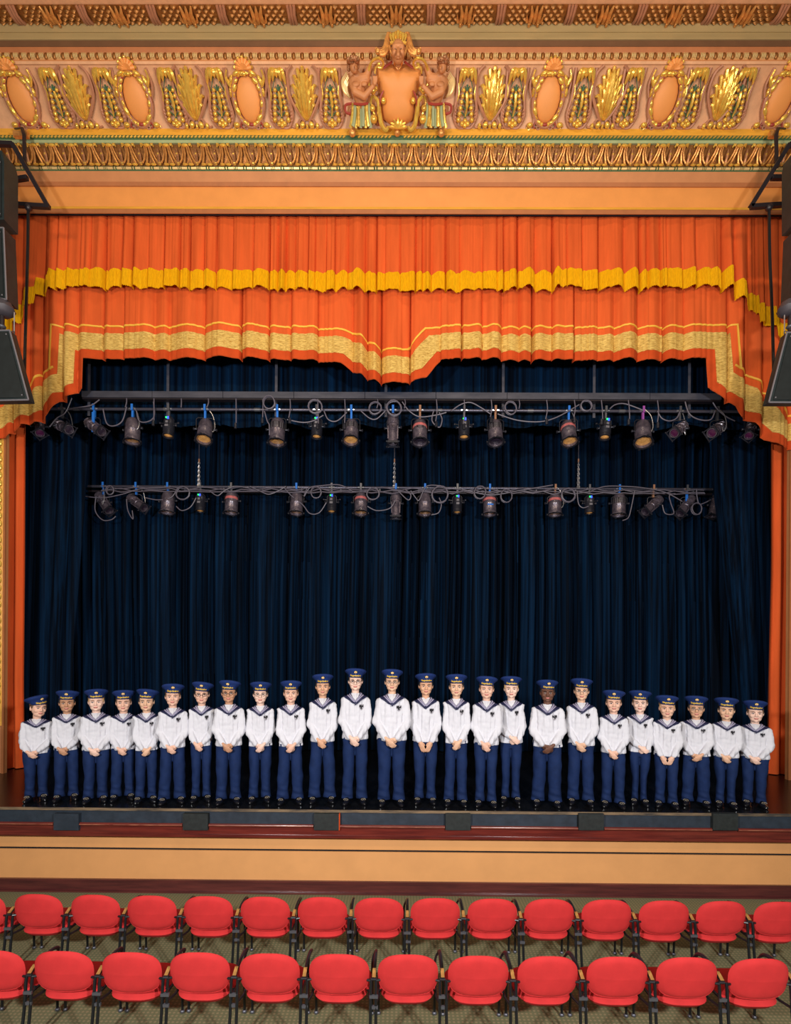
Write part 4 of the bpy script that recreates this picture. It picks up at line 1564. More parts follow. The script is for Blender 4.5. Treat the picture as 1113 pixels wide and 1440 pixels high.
fixture('par', 904.5, 0, 1, 24, -8, 'tape_violet', 'lens_amber', 'c', 'grey can light on a violet clamp, rightmost can of the upper row', G1, 1.08)
fixture('ell', 956, 0, 1, 35, -52, 'grey_metal', 'lens_violet', 'c', 'long dark spotlight tipped left, nearest to the violet-clamped can', G1, 1.05)
fixture('ell', 1009, 0, 1, 35, -55, 'grey_metal', 'lens_violet', 'c', 'long dark spotlight tipped left, second from the right end of the upper row', G1, 1.1)
fixture('ell', 1056, 0, 1, 35, -35, 'grey_metal', 'lens_violet', '', 'dark spotlight with a reddish lens at the right end of the upper row', G1)

fixture('ell', 146, 0, 2, 20, 40, 'tape_blue', None, 'c', 'grey spotlight tipped right at the left end of the lower row', G2, 1.12)
fixture('ell', 192, 0, 2, 20, 55, 'tape_blue', None, 'c', 'grey spotlight tipped right, second from the left end of the lower row', G2, 1.05)
fixture('par', 236.5, 0, 2, 8, 0, 'tape_blue', 'lens_amber', '', 'rusty grey can light, leftmost can of the lower row', G2, drop=.28)
fixture('small', 282.5, 0, 2, 6, 0, 'grey_metal', None, '', 'small black spotlight right under the left chain', G2)
fixture('par', 326, 0, 2, 8, 0, 'grey_metal', 'lens_amber', 'r', 'can light with a pinkish red band, second can from the left of the lower row', G2, drop=.28)
fixture('par', 417.5, 0, 2, 10, 0, 'tape_blue', 'lens_amber', '', 'grey can light, third can from the left of the lower row', G2, drop=.28)
fixture('small', 467, 0, 2, 8, 0, 'grey_metal', None, '', 'small black spotlight between the third and fourth cans of the lower row', G2)
fixture('par', 508, 0, 2, 14, 0, 'grey_metal', 'lens_amber', 'r', 'can light with a faint red patch just left of the centre of the lower row', G2, drop=.28)
fixture('ell', 557, 0, 2, 6, 0, 'tape_blue', None, '', 'slim dark spotlight pointing straight down at the centre of the lower row', G2, 1.1)
fixture('par', 598, 0, 2, 12, 0, 'tape_blue', 'lens_amber', '', 'plain grey can light just right of the centre of the lower row', G2, drop=.28)
fixture('small', 643.5, 0, 2, 6, 0, 'grey_metal', None, '', 'small black spotlight beside the large round cable coil of the lower row', G2)
fixture('par', 689, 0, 2, 8, 0, 'tape_blue', 'lens_amber', 'rb', 'can light with a red band and a blue tape mark in the lower row', G2, drop=.28)
fixture('par', 781, 0, 2, 8, -2, 'tape_brown', 'lens_amber', 'rc', 'can light with a red band left of the right chain, lower row', G2, drop=.28)
fixture('small', 829, 0, 2, 6, 0, 'grey_metal', None, '', 'small black spotlight just right of the right chain, lower row', G2)
fixture('par', 871, 0, 2, 6, -3, 'tape_blue', 'lens_amber', 'v', 'vented grey can light, rightmost can of the lower row', G2, drop=.28)
fixture('ell', 919, 0, 2, 20, -50, 'tape_brown', None, '', 'grey spotlight tipped left next to the rightmost can of the lower row', G2, 1.12)
fixture('ell', 966, 0, 2, 20, -42, 'grey_metal', None, 's', 'grey spotlight tipped left with a blue strap in the lower row', G2, 1.12)
fixture('ell', 1006, 0, 2, 12, -20, 'grey_metal', None, '', 'grey spotlight half hidden behind the right navy curtain edge', G2)


# --- cable runs and coils
def cable(px_pts, Y, label, r=.010, group=None, name='power_cable', m_='cable'):
    pts = spline([P(a, b, Y + dy) for a, b, dy in px_pts], 6)
    ob = MB().tube(pts, r, 6).build(name, m_)
    return tag(ob, label, 'cable', group)


def coil(px, py, Y, rpx, turns, label, group):
    c = P(px, py, Y)
    R_ = rpx / FPX * Y
    pts = []
    rnd = random.Random(px)
    for i in range(int(turns * 16) + 1):
        a = 2 * math.pi * i / 16
        rr = R_ * (1 - .10 * math.sin(i * .37 + px) ** 2 - .06 * rnd.random())
        pts.append((c.x + rr * math.cos(a), c.y - .03 + .02 * math.sin(i * .2), c.z + rr * math.sin(a) * 1.05))
    ob = MB().tube(pts, .0095, 6).build('cable_coil', 'cable')
    return tag(ob, label, 'cable', group)


GU, GL = 'loose cables around the upper pipe', 'loose cables around the lower pipe'
coil(379, 567, Y1 - .1, 9, 3, 'dark cable coil left of the third can, above the upper pipe', GU)
coil(444, 573, Y1 - .1, 10, 4, 'round cable coil hung over the upper pipe above a small spotlight', GU)
coil(528, 575, Y1 - .1, 9, 3, 'thin cable coil on the upper pipe left of the centre spotlight', GU)
coil(554.5, 575, Y1 - .1, 11, 5, 'thick cable coil at the clamp of the central spotlight of the upper row', GU)
coil(718, 575, Y1 - .1, 9, 3, 'dark cable coil right of the second brown clamp, upper pipe', GU)
coil(824, 572, Y1 - .1, 8, 4, 'pale cable coil right of the red-banded can, upper pipe', GU)
coil(156, 690, Y2 - .1, 6, 2, 'small cable loop at the left end of the lower pipe', GL)
coil(258, 694, Y2 - .1, 10, 3, 'cable loops between the leftmost can and small spotlight, lower pipe', GL)
coil(445, 693, Y2 - .1, 8, 3, 'dark cable coil with yellow tags, lower pipe', GL)
coil(525, 695, Y2 - .1, 9, 3, 'cable coil right of the red-patched can, lower pipe', GL)
coil(619, 696, Y2 - .1, 12, 5, 'large round cable coil hanging from the lower pipe', GL)
coil(675, 693, Y2 - .1, 9, 3, 'cable coil left of the blue-marked can, lower pipe', GL)
coil(712, 698, Y2 - .1, 9, 2, 'single cable loop right of the blue-marked can, lower pipe', GL)
coil(799, 697, Y2 - .1, 10, 5, 'round cable coil under the right chain, lower pipe', GL)
coil(979, 716, Y2 - .1, 8, 2, 'cable loop under the blue-strapped spotlight, lower pipe', GL)

sw = [
    ([(145, 575, -.1), (150, 595, -.1), (160, 599, -.1), (172, 592, -.1), (178, 572, -.1)], 1, 'cable looping between the blue strap and the leftmost can, upper pipe'),
    ([(216, 565, -.1), (217, 585, -.1), (208, 593, -.1), (196, 592, -.1), (192, 578, -.1)], 1, 'cable looping right of the leftmost can, upper pipe'),
    ([(95, 576, -.05), (110, 573, -.1), (128, 570, -.1), (140, 562, -.1)], 1, 'cable rising to the left end of the wiring trough'),
    ([(70, 600, -.1), (80, 588, -.1), (92, 580, -.1), (101, 560, -.1)], 1, 'cable at the far left end of the upper pipe'),
    ([(372, 578, -.1), (376, 592, -.1), (379, 598, -.1), (379, 612, -.1)], 1, 'cable down to the third can, upper row'),
    ([(404, 590, -.1), (425, 594, -.1), (440, 592, -.1), (455, 584, -.1)], 1, 'thin cable between third can and small spotlight, upper row'),
    ([(456, 578, -.1), (462, 590, -.1), (474, 592, -.1), (488, 580, -.1)], 1, 'cable swag left of the fourth can, upper pipe'),
    ([(508, 578, -.1), (520, 588, -.1), (530, 589, -.1), (542, 578, -.1)], 1, 'cable swag left of the central spotlight, upper pipe'),
    ([(566, 565, -.1), (575, 577, -.1), (590, 586, -.1), (612, 584, -.1), (628, 580, -.1)], 1, 'cable swag right of the central spotlight, upper pipe'),
    ([(610, 578, -.1), (608, 592, -.1), (618, 601, -.1), (622, 590, -.1), (618, 580, -.1)], 1, 'hanging cable loop left of the third small spotlight, upper row'),
    ([(635, 578, -.1), (648, 569, -.1), (662, 566, -.1), (678, 574, -.1), (690, 582, -.1)], 1, 'cable arching over the pipe above the third small spotlight'),
    ([(700, 582, -.1), (728, 591, -.1), (760, 593, -.1), (785, 586, -.1), (815, 569, -.1)], 1, 'long cable swag between the brown clamp and the right red-banded can'),
    ([(858, 575, -.1), (866, 569, -.1), (880, 568, -.1), (905, 577, -.1)], 1, 'cable arching between the last small spotlight and last can, upper pipe'),
    ([(925, 578, -.1), (931, 588, -.1), (942, 592, -.1), (952, 588, -.1), (957, 578, -.1)], 1, 'cable swag right of the violet clamp, upper pipe'),
    ([(964, 565, -.1), (970, 582, -.1), (984, 590, -.1), (1000, 590, -.1), (1006, 578, -.1)], 1, 'cable swag between the two left-tipped spotlights, upper pipe'),
    ([(1003, 566, -.1), (1010, 576, -.1), (1022, 586, -.1), (1034, 592, -.1)], 1, 'cable to the right end of the upper pipe'),
    ([(120, 698, -.1), (145, 700, -.1), (172, 695, -.1), (200, 687, -.1), (240, 685, -.1)], 2, 'thick cable lying along the left end of the lower pipe'),
    ([(135, 698, -.1), (134, 718, -.1), (144, 731, -.1), (156, 731, -.1), (163, 726, -.1)], 2, 'cable looping under the leftmost spotlight, lower row'),
    ([(178, 702, -.1), (180, 718, -.1), (187, 730, -.1), (186, 718, -.1)], 2, 'cable hanging under the second spotlight, lower row'),
    ([(205, 700, -.1), (222, 703, -.1), (240, 700, -.1), (248, 690, -.1)], 2, 'thin cable left of the leftmost can, lower row'),
    ([(248, 712, -.1), (256, 718, -.1), (268, 713, -.1), (276, 700, -.1)], 2, 'cable swag right of the leftmost can, lower row'),
    ([(295, 690, -.1), (306, 697, -.1), (316, 690, -.1), (330, 684, -.1), (350, 686, -.1)], 2, 'cable right of the left chain, lower pipe'),
    ([(352, 684, -.1), (365, 690, -.1), (378, 695, -.1), (392, 690, -.1), (402, 684, -.1)], 2, 'cable swag with a connector between two cans, lower pipe'),
    ([(400, 686, -.1), (410, 697, -.1), (426, 710, -.1), (436, 722, -.1), (449, 721, -.1), (459, 707, -.1)], 2, 'cable looping low between the third can and small spotlight, lower row'),
    ([(432, 686, -.1), (428, 698, -.1), (436, 686, -.1), (452, 683, -.1), (478, 682, -.1), (498, 692, -.1)], 2, 'cable along the lower pipe above the second small spotlight'),
    ([(517, 712, -.1), (530, 718, -.1), (548, 715, -.1), (556, 704, -.1)], 2, 'cable swag between red-patched can and central spotlight, lower row'),
    ([(560, 690, -.1), (574, 703, -.1), (578, 696, -.1), (570, 688, -.1)], 2, 'cable loop right of the central spotlight, lower row'),
    ([(578, 690, -.1), (585, 700, -.1), (590, 703, -.1), (600, 684, -.1), (620, 683, -.1)], 2, 'cable crossing above the plain can right of centre, lower row'),
    ([(607, 724, -.1), (617, 721, -.1), (621, 710, -.1), (618, 700, -.1)], 2, 'cable end hanging below the large coil, lower row'),
    ([(650, 688, -.1), (690, 696, -.1), (730, 690, -.1), (778, 682, -.1)], 2, 'long cable sagging along the lower pipe right of centre'),
    ([(812, 690, -.1), (814, 708, -.1), (820, 714, -.1), (828, 712, -.1)], 2, 'cable curving under the last small spotlight, lower row'),
    ([(832, 690, -.1), (852, 684, -.1), (880, 684, -.1), (905, 686, -.1), (935, 692, -.1), (960, 705, -.1)], 2, 'cable lying along the right part of the lower pipe'),
    ([(893, 690, -.1), (888, 715, -.1), (884, 728, -.1), (876, 732, -.1)], 2, 'cable hanging beside the rightmost can, lower row'),
    ([(932, 710, -.1), (936, 722, -.1), (948, 722, -.1), (944, 708, -.1), (942, 697, -.1), (950, 694, -.1)], 2, 'cable S-loop between the two left-tipped spotlights, lower row'),
    ([(980, 688, -.1), (981, 700, -.1), (985, 709, -.1), (1000, 703, -.1)], 2, 'cable at the right end of the lower pipe'),
]
for pts, row, lab in sw:
    cable(pts, Y1 if row == 1 else Y2, lab, group=GU if row == 1 else GL)
# messy bundle tied along the lower pipe
for k in range(3):
    rnd = random.Random(k)
    pts = []
    n = 60
    for i in range(n + 1):
        x = p2a + .3 + (p2b - p2a - .5) * i / n
        pts.append((x, Y2 - .05 - .02 * k, ZP2 - .035 * (k + .3) - .05 * abs(math.sin(i * (.9 + k * .35) + k)) + rnd.uniform(-.012, .012)))
    tag(MB().tube(spline(pts, 2), .010, 5).build('power_cable', 'cable'),
        'long cable tied along the whole lower pipe, %s of three' % ('top', 'middle', 'lowest')[k], 'cable', GL)

M['swivel_grey'] = mat('swivel_grey', (.07, .062, .075), .5)

# ------------------------------------------------------------------ hanging loudspeakers and brackets
YSP = 7.0


def cab(poly_px, Y0, depth, label, group, grille=None, side='speaker_side', front='speaker_black', edge=True):
    YR = Y0 + depth
    poly = [(PX(a, b, YR), PZ(a, b, YR)) for a, b in poly_px]
    cx = sum(p[0] for p in poly) / len(poly)
    cz = min(p[1] for p in poly)
    t = thing('loudspeaker', label, 'speaker', (cx, Y0, cz), group=group)
    mb = MB().prism(poly, Y0, Y0 + depth)
    under(mb.build('cabinet', side), t)
    c = (cx, sum(p[1] for p in poly) / len(poly))
    k = .90
    g = [(c[0] + (x - c[0]) * k, c[1] + (z - c[1]) * .94) for x, z in poly]
    if grille:
        pass
    gr = under(MB().prism(g, Y0 - .014, Y0 + .01).build('grille', front), t)
    if edge:
        n = len(poly)
        for i in range(n):
            a, b = poly[i], poly[(i + 1) % n]
            under(MB().tube([(a[0], Y0, a[1]), (b[0], Y0, b[1])], .011, 6).build('edge_trim', 'speaker_edge'), t)
    for i in range(len(g)):
        x, z = g[i]
        xx, zz = c[0] + (x - c[0]) * .93, c[1] + (z - c[1]) * .93
        under(MB().ell((xx, Y0 - .015, zz), (.010, .008, .010), nu=8, nv=5).build('screw', 'speaker_edge'), t)
    return t


GS = 'black loudspeakers hanging beside the stage'
cab([(-45, 236), (22, 236), (25.5, 250), (25.5, 330), (-45, 330)], YSP, .26, 'uppermost black loudspeaker of the left hanging stack', GS,
    grille=[(-40, 220), (6, 220), (6, 322), (-40, 322)], edge=False)
cab([(-45, 338), (22, 338), (26, 436), (16, 434), (-45, 420)], YSP - .02, .22, 'middle black loudspeaker of the left hanging stack, top left box overlaps it', GS,
    grille=[(-40, 325), (12, 325), (15, 412), (-40, 405)])
cab([(-30, 473), (23, 472), (49, 568), (-45, 570)], YSP - .1, .12, 'black wedge-shaped loudspeaker at the bottom of the left stack', GS)
cab([(1102, 232), (1160, 232), (1160, 334), (1100, 332), (1100, 244)], YSP, .26, 'uppermost black loudspeaker of the right hanging stack', GS,
    grille=[(1112, 214), (1155, 214), (1155, 322), (1112, 320)], edge=False)
cab([(1102, 340), (1160, 340), (1160, 436), (1098, 440)], YSP - .02, .22, 'middle black loudspeaker of the right hanging stack', GS,
    grille=[(1109, 328), (1155, 328), (1155, 420), (1108, 424)])
cab([(1098, 475), (1160, 475), (1165, 572), (1073, 571.5)], YSP - .1, .12, 'black wedge-shaped loudspeaker at the bottom of the right stack', GS)
for s, (hx, hy, lab) in enumerate(((3, 434, 'left'), (1112, 434, 'right'))):
    c = P(hx, hy, YSP + .05)
    t = thing('speaker_swivel', 'grey rounded swivel joint between middle and bottom %s loudspeakers' % lab, 'bracket', c, group='swivel joints of the speaker stacks')
    MB().lathe([(0, -.09), (.10, -.085), (.13, -.06), (.155, .0), (.12, .07), (.10, .09), (0, .09)], 8).build('housing', 'swivel_grey', t)
    MB().tube([(0, 0, -.1), (0, 0, -.30)], .03, 10).build('stem', 'steel_dark', t)
    MB().ell((0, 0, -.24), (.05, .05, .03), nu=10, nv=6).build('knuckle', 'grey_metal', t)
    ex = PX(16 if s == 0 else 1107.5, 468, YSP) - c.x
    ez = PZ(16 if s == 0 else 1107.5, 468, YSP) - c.z
    MB().tube([(ex, 0, ez - .02), (ex, 0, ez + .30)], .008, 6).build('safety_wire', 'chain', t)
    MB().tube(arc(ex, ez + .02, .02, .02, 0, 360, 10)[:-1], .006, 6, closed=True).build('eye_bolt', 'grey_metal', t)

YBR = 7.55
for s, (segs, lab) in enumerate((
        ([((-30, 201), (18, 203)), ((18, 203), (68, 291)), ((24, 288), (70, 291)), ((-30, 287), (24, 288)), ((20, 253), (39, 250))], 'left'),
        ([((1160, 201), (1110, 204)), ((1110, 204), (1056, 291)), ((1101, 288), (1056, 291)), ((1101, 288), (1160, 287)), ((1104, 250), (1085, 250))], 'right'))):
    base = P(40 if s == 0 else 1085, 291, YBR)
    t = thing('speaker_bracket', 'dark steel triangular frame carrying the %s speakers, hooked over the cornice' % lab, 'bracket', base, group='steel speaker frames')
    for a, b in segs:
        pa, pb = P(a[0], a[1], YBR) - base, P(b[0], b[1], YBR) - base
        MB().bar(pa, pb, .055, .055, up=(0, 1, 0)).build('steel_bar', 'steel_dark', t)
    hx = 34 if s == 0 else 1092
    p_ = [P(hx - 12 * (1 - 2 * s), 181, 7.85), P(hx - 3 * (1 - 2 * s), 180, 7.72), P(hx, 190, 7.70), P(hx + .5, 214, 7.66), P(hx + 1, 236, 7.60)]
    MB().tube([q - base for q in p_], .025, 8, flat=.5).build('hook_strap', 'steel_dark', t)
    MB().box(tuple(P(hx - 12, 196, 7.84) - base), tuple(P(hx + 4, 183, 7.78) - base)).build('hook_plate', 'gold_dull', t)
    rx = [(40, 290), (39, 360), (37, 430), (35, 500), (34, 560)] if s == 0 else [(1082, 290), (1083, 360), (1086, 430), (1088, 500), (1089, 560)]
    MB().tube(spline([P(a, b, YBR) - base for a, b in rx], 4), .020, 8).build('hanging_rod', 'black_tube', t)
    MB().ell(P(rx[0][0], 292, YBR) - base, .05, nu=10, nv=6).build('rod_joint', 'steel_dark', t)

# ------------------------------------------------------------------ chairs
PITCH = .56


def back_mesh():
    """rounded upholstered back seen from behind; convex towards the viewer"""
    nr, na = 9, 48

    def outline(a):
        c, s = math.cos(a), math.sin(a)
        if s >= 0:
            ex, hx, hz = 2.5, .243, .180
        else:
            ex, hx, hz = 4.6, .243, .162
        r = (abs(c) ** ex + abs(s) ** ex) ** (-1 / ex)
        x, z = r * c * hx, r * s * hz
        if z < 0:
            x *= 1 - .10 * (-z / hz) ** 1.5
            z -= .012 * (1 - (x / hx) ** 2)
        return x, z
    mb = MB()
    for side in (-1, 1):
        V, F = [], []
        for i in range(nr + 1):
            t = i / nr
            prof = (1 - t ** 6) ** .5 * .028
            for k in range(na):
                x, z = outline(2 * math.pi * k / na)
                x, z = x * t, z * t
                y = side * prof + .55 * x * x + .10 * abs(z) * (.5 if side < 0 else .2)
                V.append((x, y - .13 * z, z))
        for i in range(nr):
            for k in range(na):
                a, b = i * na + k, i * na + (k + 1) % na
                c, d = (i + 1) * na + (k + 1) % na, (i + 1) * na + k
                F.append((a, b, c, d) if side < 0 else (d, c, b, a))
        mb.add(V, F)
    return mb.mesh('backrest', [M['chair_red']], 60)


def seat_mesh():
    nr, na = 8, 44
    mb = MB()
    for side in (1, -1):
        V, F = [], []
        for i in range(nr + 1):
            t = i / nr
            for k in range(na):
                a = 2 * math.pi * k / na
                c, s = math.cos(a), math.sin(a)
                ex = 3.4
                r = (abs(c) ** ex + abs(s) ** ex) ** (-1 / ex)
                y = r * s * .235
                hx = .215 + .045 * (y / .235 + 1) / 2
                x = r * c * hx
                x, y = x * t, y * t
                z = side * (1 - t ** 5) ** .5 * (.042 if side > 0 else .052) - .10 * max(0, abs(x) - .1) ** 2 + .03 * y
                V.append((x, y, z))
        for i in range(nr):
            for k in range(na):
                q = (i * na + k, i * na + (k + 1) % na, (i + 1) * na + (k + 1) % na, (i + 1) * na + k)
                F.append(q[::-1] if side > 0 else q)
        mb.add(V, F)
    return mb.mesh('seat', [M['chair_red']], 60)


def chair_proto(extra=True):
    t = thing('auditorium_chair', '', 'chair')
    b = link('backrest', back_mesh(), t, (0, -.02, .614))
    link('seat', seat_mesh(), t, (0, .245, .388))
    m = .0
    XL = .256
    for s in (-1, 1):
        leg_ = MB().tube(spline([(s * (XL - .004), -.065, .008), (s * XL, -.02, .30), (s * XL, .0, .52), (s * XL, .012, .575)], 4), .0125, 8)
        leg_.ell((s * (XL - .004), -.066, .010), (.016, .016, .010), nu=8, nv=5)
        leg_.build('leg', 'black_tube', t)
        fl = MB().tube([(s * .246, .40, .345), (s * .246, .415, .02)], .0115, 8)
        lg = fl.build('leg', 'black_tube', t)
        MB().ell((s * .246, .415, .018), (.021, .021, .018), nu=10, nv=6).build('ball_glide', 'grey_metal', lg)
    fr_ = MB()
    for s in (-1, 1):
        fr_.tube([(s * .246, .40, .375), (s * .235, .10, .375), (s * XL, -.008, .385)], .011, 8)
        fr_.tube([(s * XL, -.002, .565), (s * .225, .010, .565)], .010, 8)
    fr_.tube([(-.246, .35, .375), (.246, .35, .375)], .011, 8)
    fr_.tube([(-.238, .15, .385), (.238, .15, .385)], .011, 8)
    fr_.build('frame', 'black_tube', t)
    ar = MB()
    ax = PITCH / 2
    ar.tube(spline([(ax, .015, .578), (ax, .09, .602), (ax, .20, .622), (ax, .30, .618), (ax - .004, .375, .58), (.25, .40, .50), (.246, .40, .35)], 4), [.017] * 17 + [.013] * 8, 8, flat=.75)
    ar.tube([(XL, .008, .572), (ax + .02, .008, .572)], .012, 8)
    arm = ar.build('armrest', 'arm_black', t)
    pl = MB()
    pl.M = Matrix.Translation((ax, .028, .604)) @ Matrix.Rotation(math.radians(24), 4, 'X')
    pl.box((-.014, -.03, -.003), (.014, .045, .003))
    pl.build('wood_plate', 'wood_plate', arm)
    for z_ in (.445, .36):
        MB().bar((XL - .01, -.012, z_), (PITCH - XL + .01, -.012, z_), .018, .024).build('linking_bracket', 'grey_metal', t)
    return t


proto = chair_proto()
ptree = tree(proto)
first = True
rows = [(5.23, [-27, 53.4, 133.7, 213.5, 293, 373, 453.5, 533, 612.5, 693, 773, 854, 934.5, 1015, 1096], 1295, 'front row, the row nearest the stage',
         'red chairs of the front row'),
        (4.28, [-8, 89, 185, 280.5, 379, 477, 574, 673, 771, 869, 967.5, 1068], 1380, 'near row, the row at the bottom of the picture', 'red chairs of the near row')]
rnd = random.Random(7)
for D, xs_, py, rowname, grp in rows:
    n = len(xs_)
    for i, px in enumerate(xs_):
        x = PX(px, py, D)
        o = proto if first else copy_tree(ptree)
        first = False
        o.location = (x, D + rnd.uniform(-.006, .006), 0)
        o.rotation_euler = (0, 0, math.radians(rnd.uniform(-.8, .8)))
        if i == 0:
            w_ = 'cut off by the left edge'
        elif i == n - 1:
            w_ = 'cut off by the right edge' if i else ''
        elif i <= (n - 1) // 2:
            w_ = '%s whole one from the left' % ORD[i - 1]
        else:
            w_ = '%s whole one from the right' % ORD[n - 2 - i]
        tag(o, 'red chair in the row %s, %s' % ('nearest the stage' if D > 5 else 'along the bottom', w_), 'chair', grp)

# ------------------------------------------------------------------ the boys
# base figure: 1.70 m tall, chin at 1.46; built facing -y with feet at z = 0, then fitted to each boy
CHIN = 1.46


HS = Matrix.Translation((0, 0, 1.46)) @ Matrix.Diagonal((1.13, 1.06, 1.03, 1)) @ Matrix.Translation((0, 0, -1.46))


def hand(mb, wrist, d, n, side, curl=.6, r=.0085, ln=1.0):
    """palm plus four fingers and a thumb. d: pointing direction, n: back-of-hand normal, side: vector to the thumb"""
    wrist, d, n = Vector(wrist), Vector(d).normalized(), Vector(n).normalized()
    s = Vector(side)
    s = (s - d * s.dot(d)).normalized()
    n = (n - d * n.dot(d) - s * n.dot(s)).normalized()
    R = Matrix((s, d, n)).transposed()
    mb.ell(wrist + d * .045, (.038 * ln, .052 * ln, .017), R=R, nu=14, nv=8)
    mb.capsule(wrist - d * .02, wrist + d * .03, .024, .024)
    for k, (off, l) in enumerate(((.028, .88), (.010, 1.0), (-.009, .93), (-.027, .74))):
        p = wrist + d * .080 * ln + s * off * ln
        l *= .062 * ln
        q = p + (d * .85 - n * .35 * curl).normalized() * l * .5
        e = q + (d * .6 - n * .9 * curl).normalized() * l * .5
        mb.capsule(wrist + d * .05 + s * off * .8, p, r * 1.05, r * 1.1)
        mb.capsule(p, q, r * 1.1, r)
        mb.capsule(q, e, r, r * .85)
    p = wrist + d * .025 + s * .030
    q = p + (s * .6 + d * .8).normalized() * .032
    mb.capsule(p - s * .01, q, r * 1.4, r * 1.15)
    mb.capsule(q, q + (d * 1 - n * .2).normalized() * .026, r * 1.1, r * .9)


def pose_points(pose):
    """wrists of the right (viewer's left) and left hands, pointing directions, extras"""
    P_ = {
        'center': ((-0.062, -0.155, 0.867), (0.062, -0.15, 0.867), (.75, -.12, -.85), (-.8, -.10, -.70)),
        'swap': ((-0.06, -0.14, 0.862), (0.06, -0.165, 0.867), (.8, -.1, -.70), (-.75, -.12, -.85)),
        'left': ((-0.095, -0.155, 0.872), (0.03, -0.155, 0.882), (.75, -.12, -.80), (-.75, -.10, -.75)),
        'high': ((0, -0.165, 0.917), (0.118, -0.15, 0.897), (.85, -.12, -.50), (-.9, -.10, -.45)),
        'apart': ((-0.085, -0.14, 0.842), (0.085, -0.14, 0.842), (.42, -.12, -.9), (-.42, -.12, -.9)),
    }
    return P_[pose]


def head_parts(mb):
    m0 = mb.M
    mb.M = HS
    mb.ell((0, .012, 1.597), (.080, .094, .084), nu=24, nv=16)          # cranium
    mb.ell((0, -.022, 1.555), (.075, .072, .086), nu=20, nv=14)         # face
    mb.ell((0, -.038, 1.503), (.060, .050, .043), nu=16, nv=10)         # jaw
    mb.ell((0, -.076, 1.480), (.022, .016, .016), nu=12, nv=8)          # chin
    for s in (-1, 1):
        mb.ell((s * .036, -.066, 1.545), (.027, .022, .026), nu=12, nv=8)   # cheek
        mb.capsule((s * .012, -.092, 1.607), (s * .048, -.078, 1.606), .010, .008)   # brow
        mb.ell((s * .0785, .008, 1.562), (.010, .020, .031), R=Matrix.Rotation(s * .15, 3, 'Z'), nu=12, nv=8)   # ear
        mb.ell((s * .012, -.103, 1.545), (.008, .009, .007), nu=8, nv=6)
    mb.capsule((0, -.088, 1.592), (0, -.108, 1.552), .009, .0125)       # nose
    mb.ell((0, -.090, 1.518), (.023, .014, .006), nu=12, nv=6)          # lips
    mb.ell((0, -.089, 1.509), (.019, .013, .006), nu=12, nv=6)
    mb.M = m0
    mb.capsule((0, .014, 1.36), (0, .010, 1.50), .052, .050)            # neck


def body_base(pose):
    mb = MB()
    head_parts(mb)
    # trunk
    mb.lathe([(0, .80), (.13, .82), (.150, .90), (.125, 1.02), (.135, 1.18), (.13, 1.27), (.10, 1.31), (.06, 1.34), (0, 1.35)], 20, sy=.60)
    rw, lw, rd, ld = pose_points(pose)
    for s, w_ in ((-1, rw), (1, lw)):
        sh, el = (s * .132, .005, 1.275), (s * .187, -.022, 1.08)
        mb.capsule(sh, el, .040, .034)
        mb.capsule(el, w_, .034, .022)
        mb.capsule((s * .085, 0, .84), (s * .094, .0, .46), .066, .046)
        mb.capsule((s * .094, 0, .46), (s * .102, .008, .13), .046, .030)
        mb.capsule((s * .102, .008, .13), (s * .104, -.012, .07), .028, .024)
    curl = .5 if pose != 'apart' else .25
    sc = 1.08
    if pose == 'swap':
        hand(mb, Vector(rw) + Vector((0, .012, 0)), rd, (-.2, -1, .2), (.3, -.3, 1), curl, ln=sc)
        hand(mb, Vector(lw) + Vector((0, -.014, 0)), ld, (.2, -1, .2), (-.3, -.3, 1), curl, ln=sc)
    elif pose == 'apart':
        hand(mb, rw, rd, (-.5, -1, 0), (1, -.5, .5), curl, ln=sc)
        hand(mb, lw, ld, (.5, -1, 0), (-1, -.5, .5), curl, ln=sc)
    else:
        hand(mb, Vector(rw) + Vector((0, -.016, 0)), rd, (-.2, -1, .2), (.3, -.3, 1), curl, ln=sc)
        hand(mb, Vector(lw) + Vector((0, .012, 0)), ld, (.2, -1, .2), (-.3, -.3, 1), curl, ln=sc)
    V, F = fuse(mb, .0058, 1)
    c = V[F].mean(1)
    lips = (abs(c[:, 0]) < .0235) & (abs(c[:, 2] - 1.5155) < .0085) & (c[:, 1] < -.093)
    # drop what the clothes cover entirely, keep the body one surface where it shows
    return V, F, lips.astype(np.int32)


def noise_disp(V, f, amp, center=None, phase=0.0):
    out = V.copy()
    for i, p in enumerate(V):
        q = Vector((p[0] * f[0] + phase, p[1] * f[1], p[2] * f[2]))
        n_ = noise.noise(q)
        r = math.hypot(p[0], p[1]) + 1e-6
        out[i, 0] += n_ * amp * p[0] / r
        out[i, 1] += n_ * amp * p[1] / r
    return out


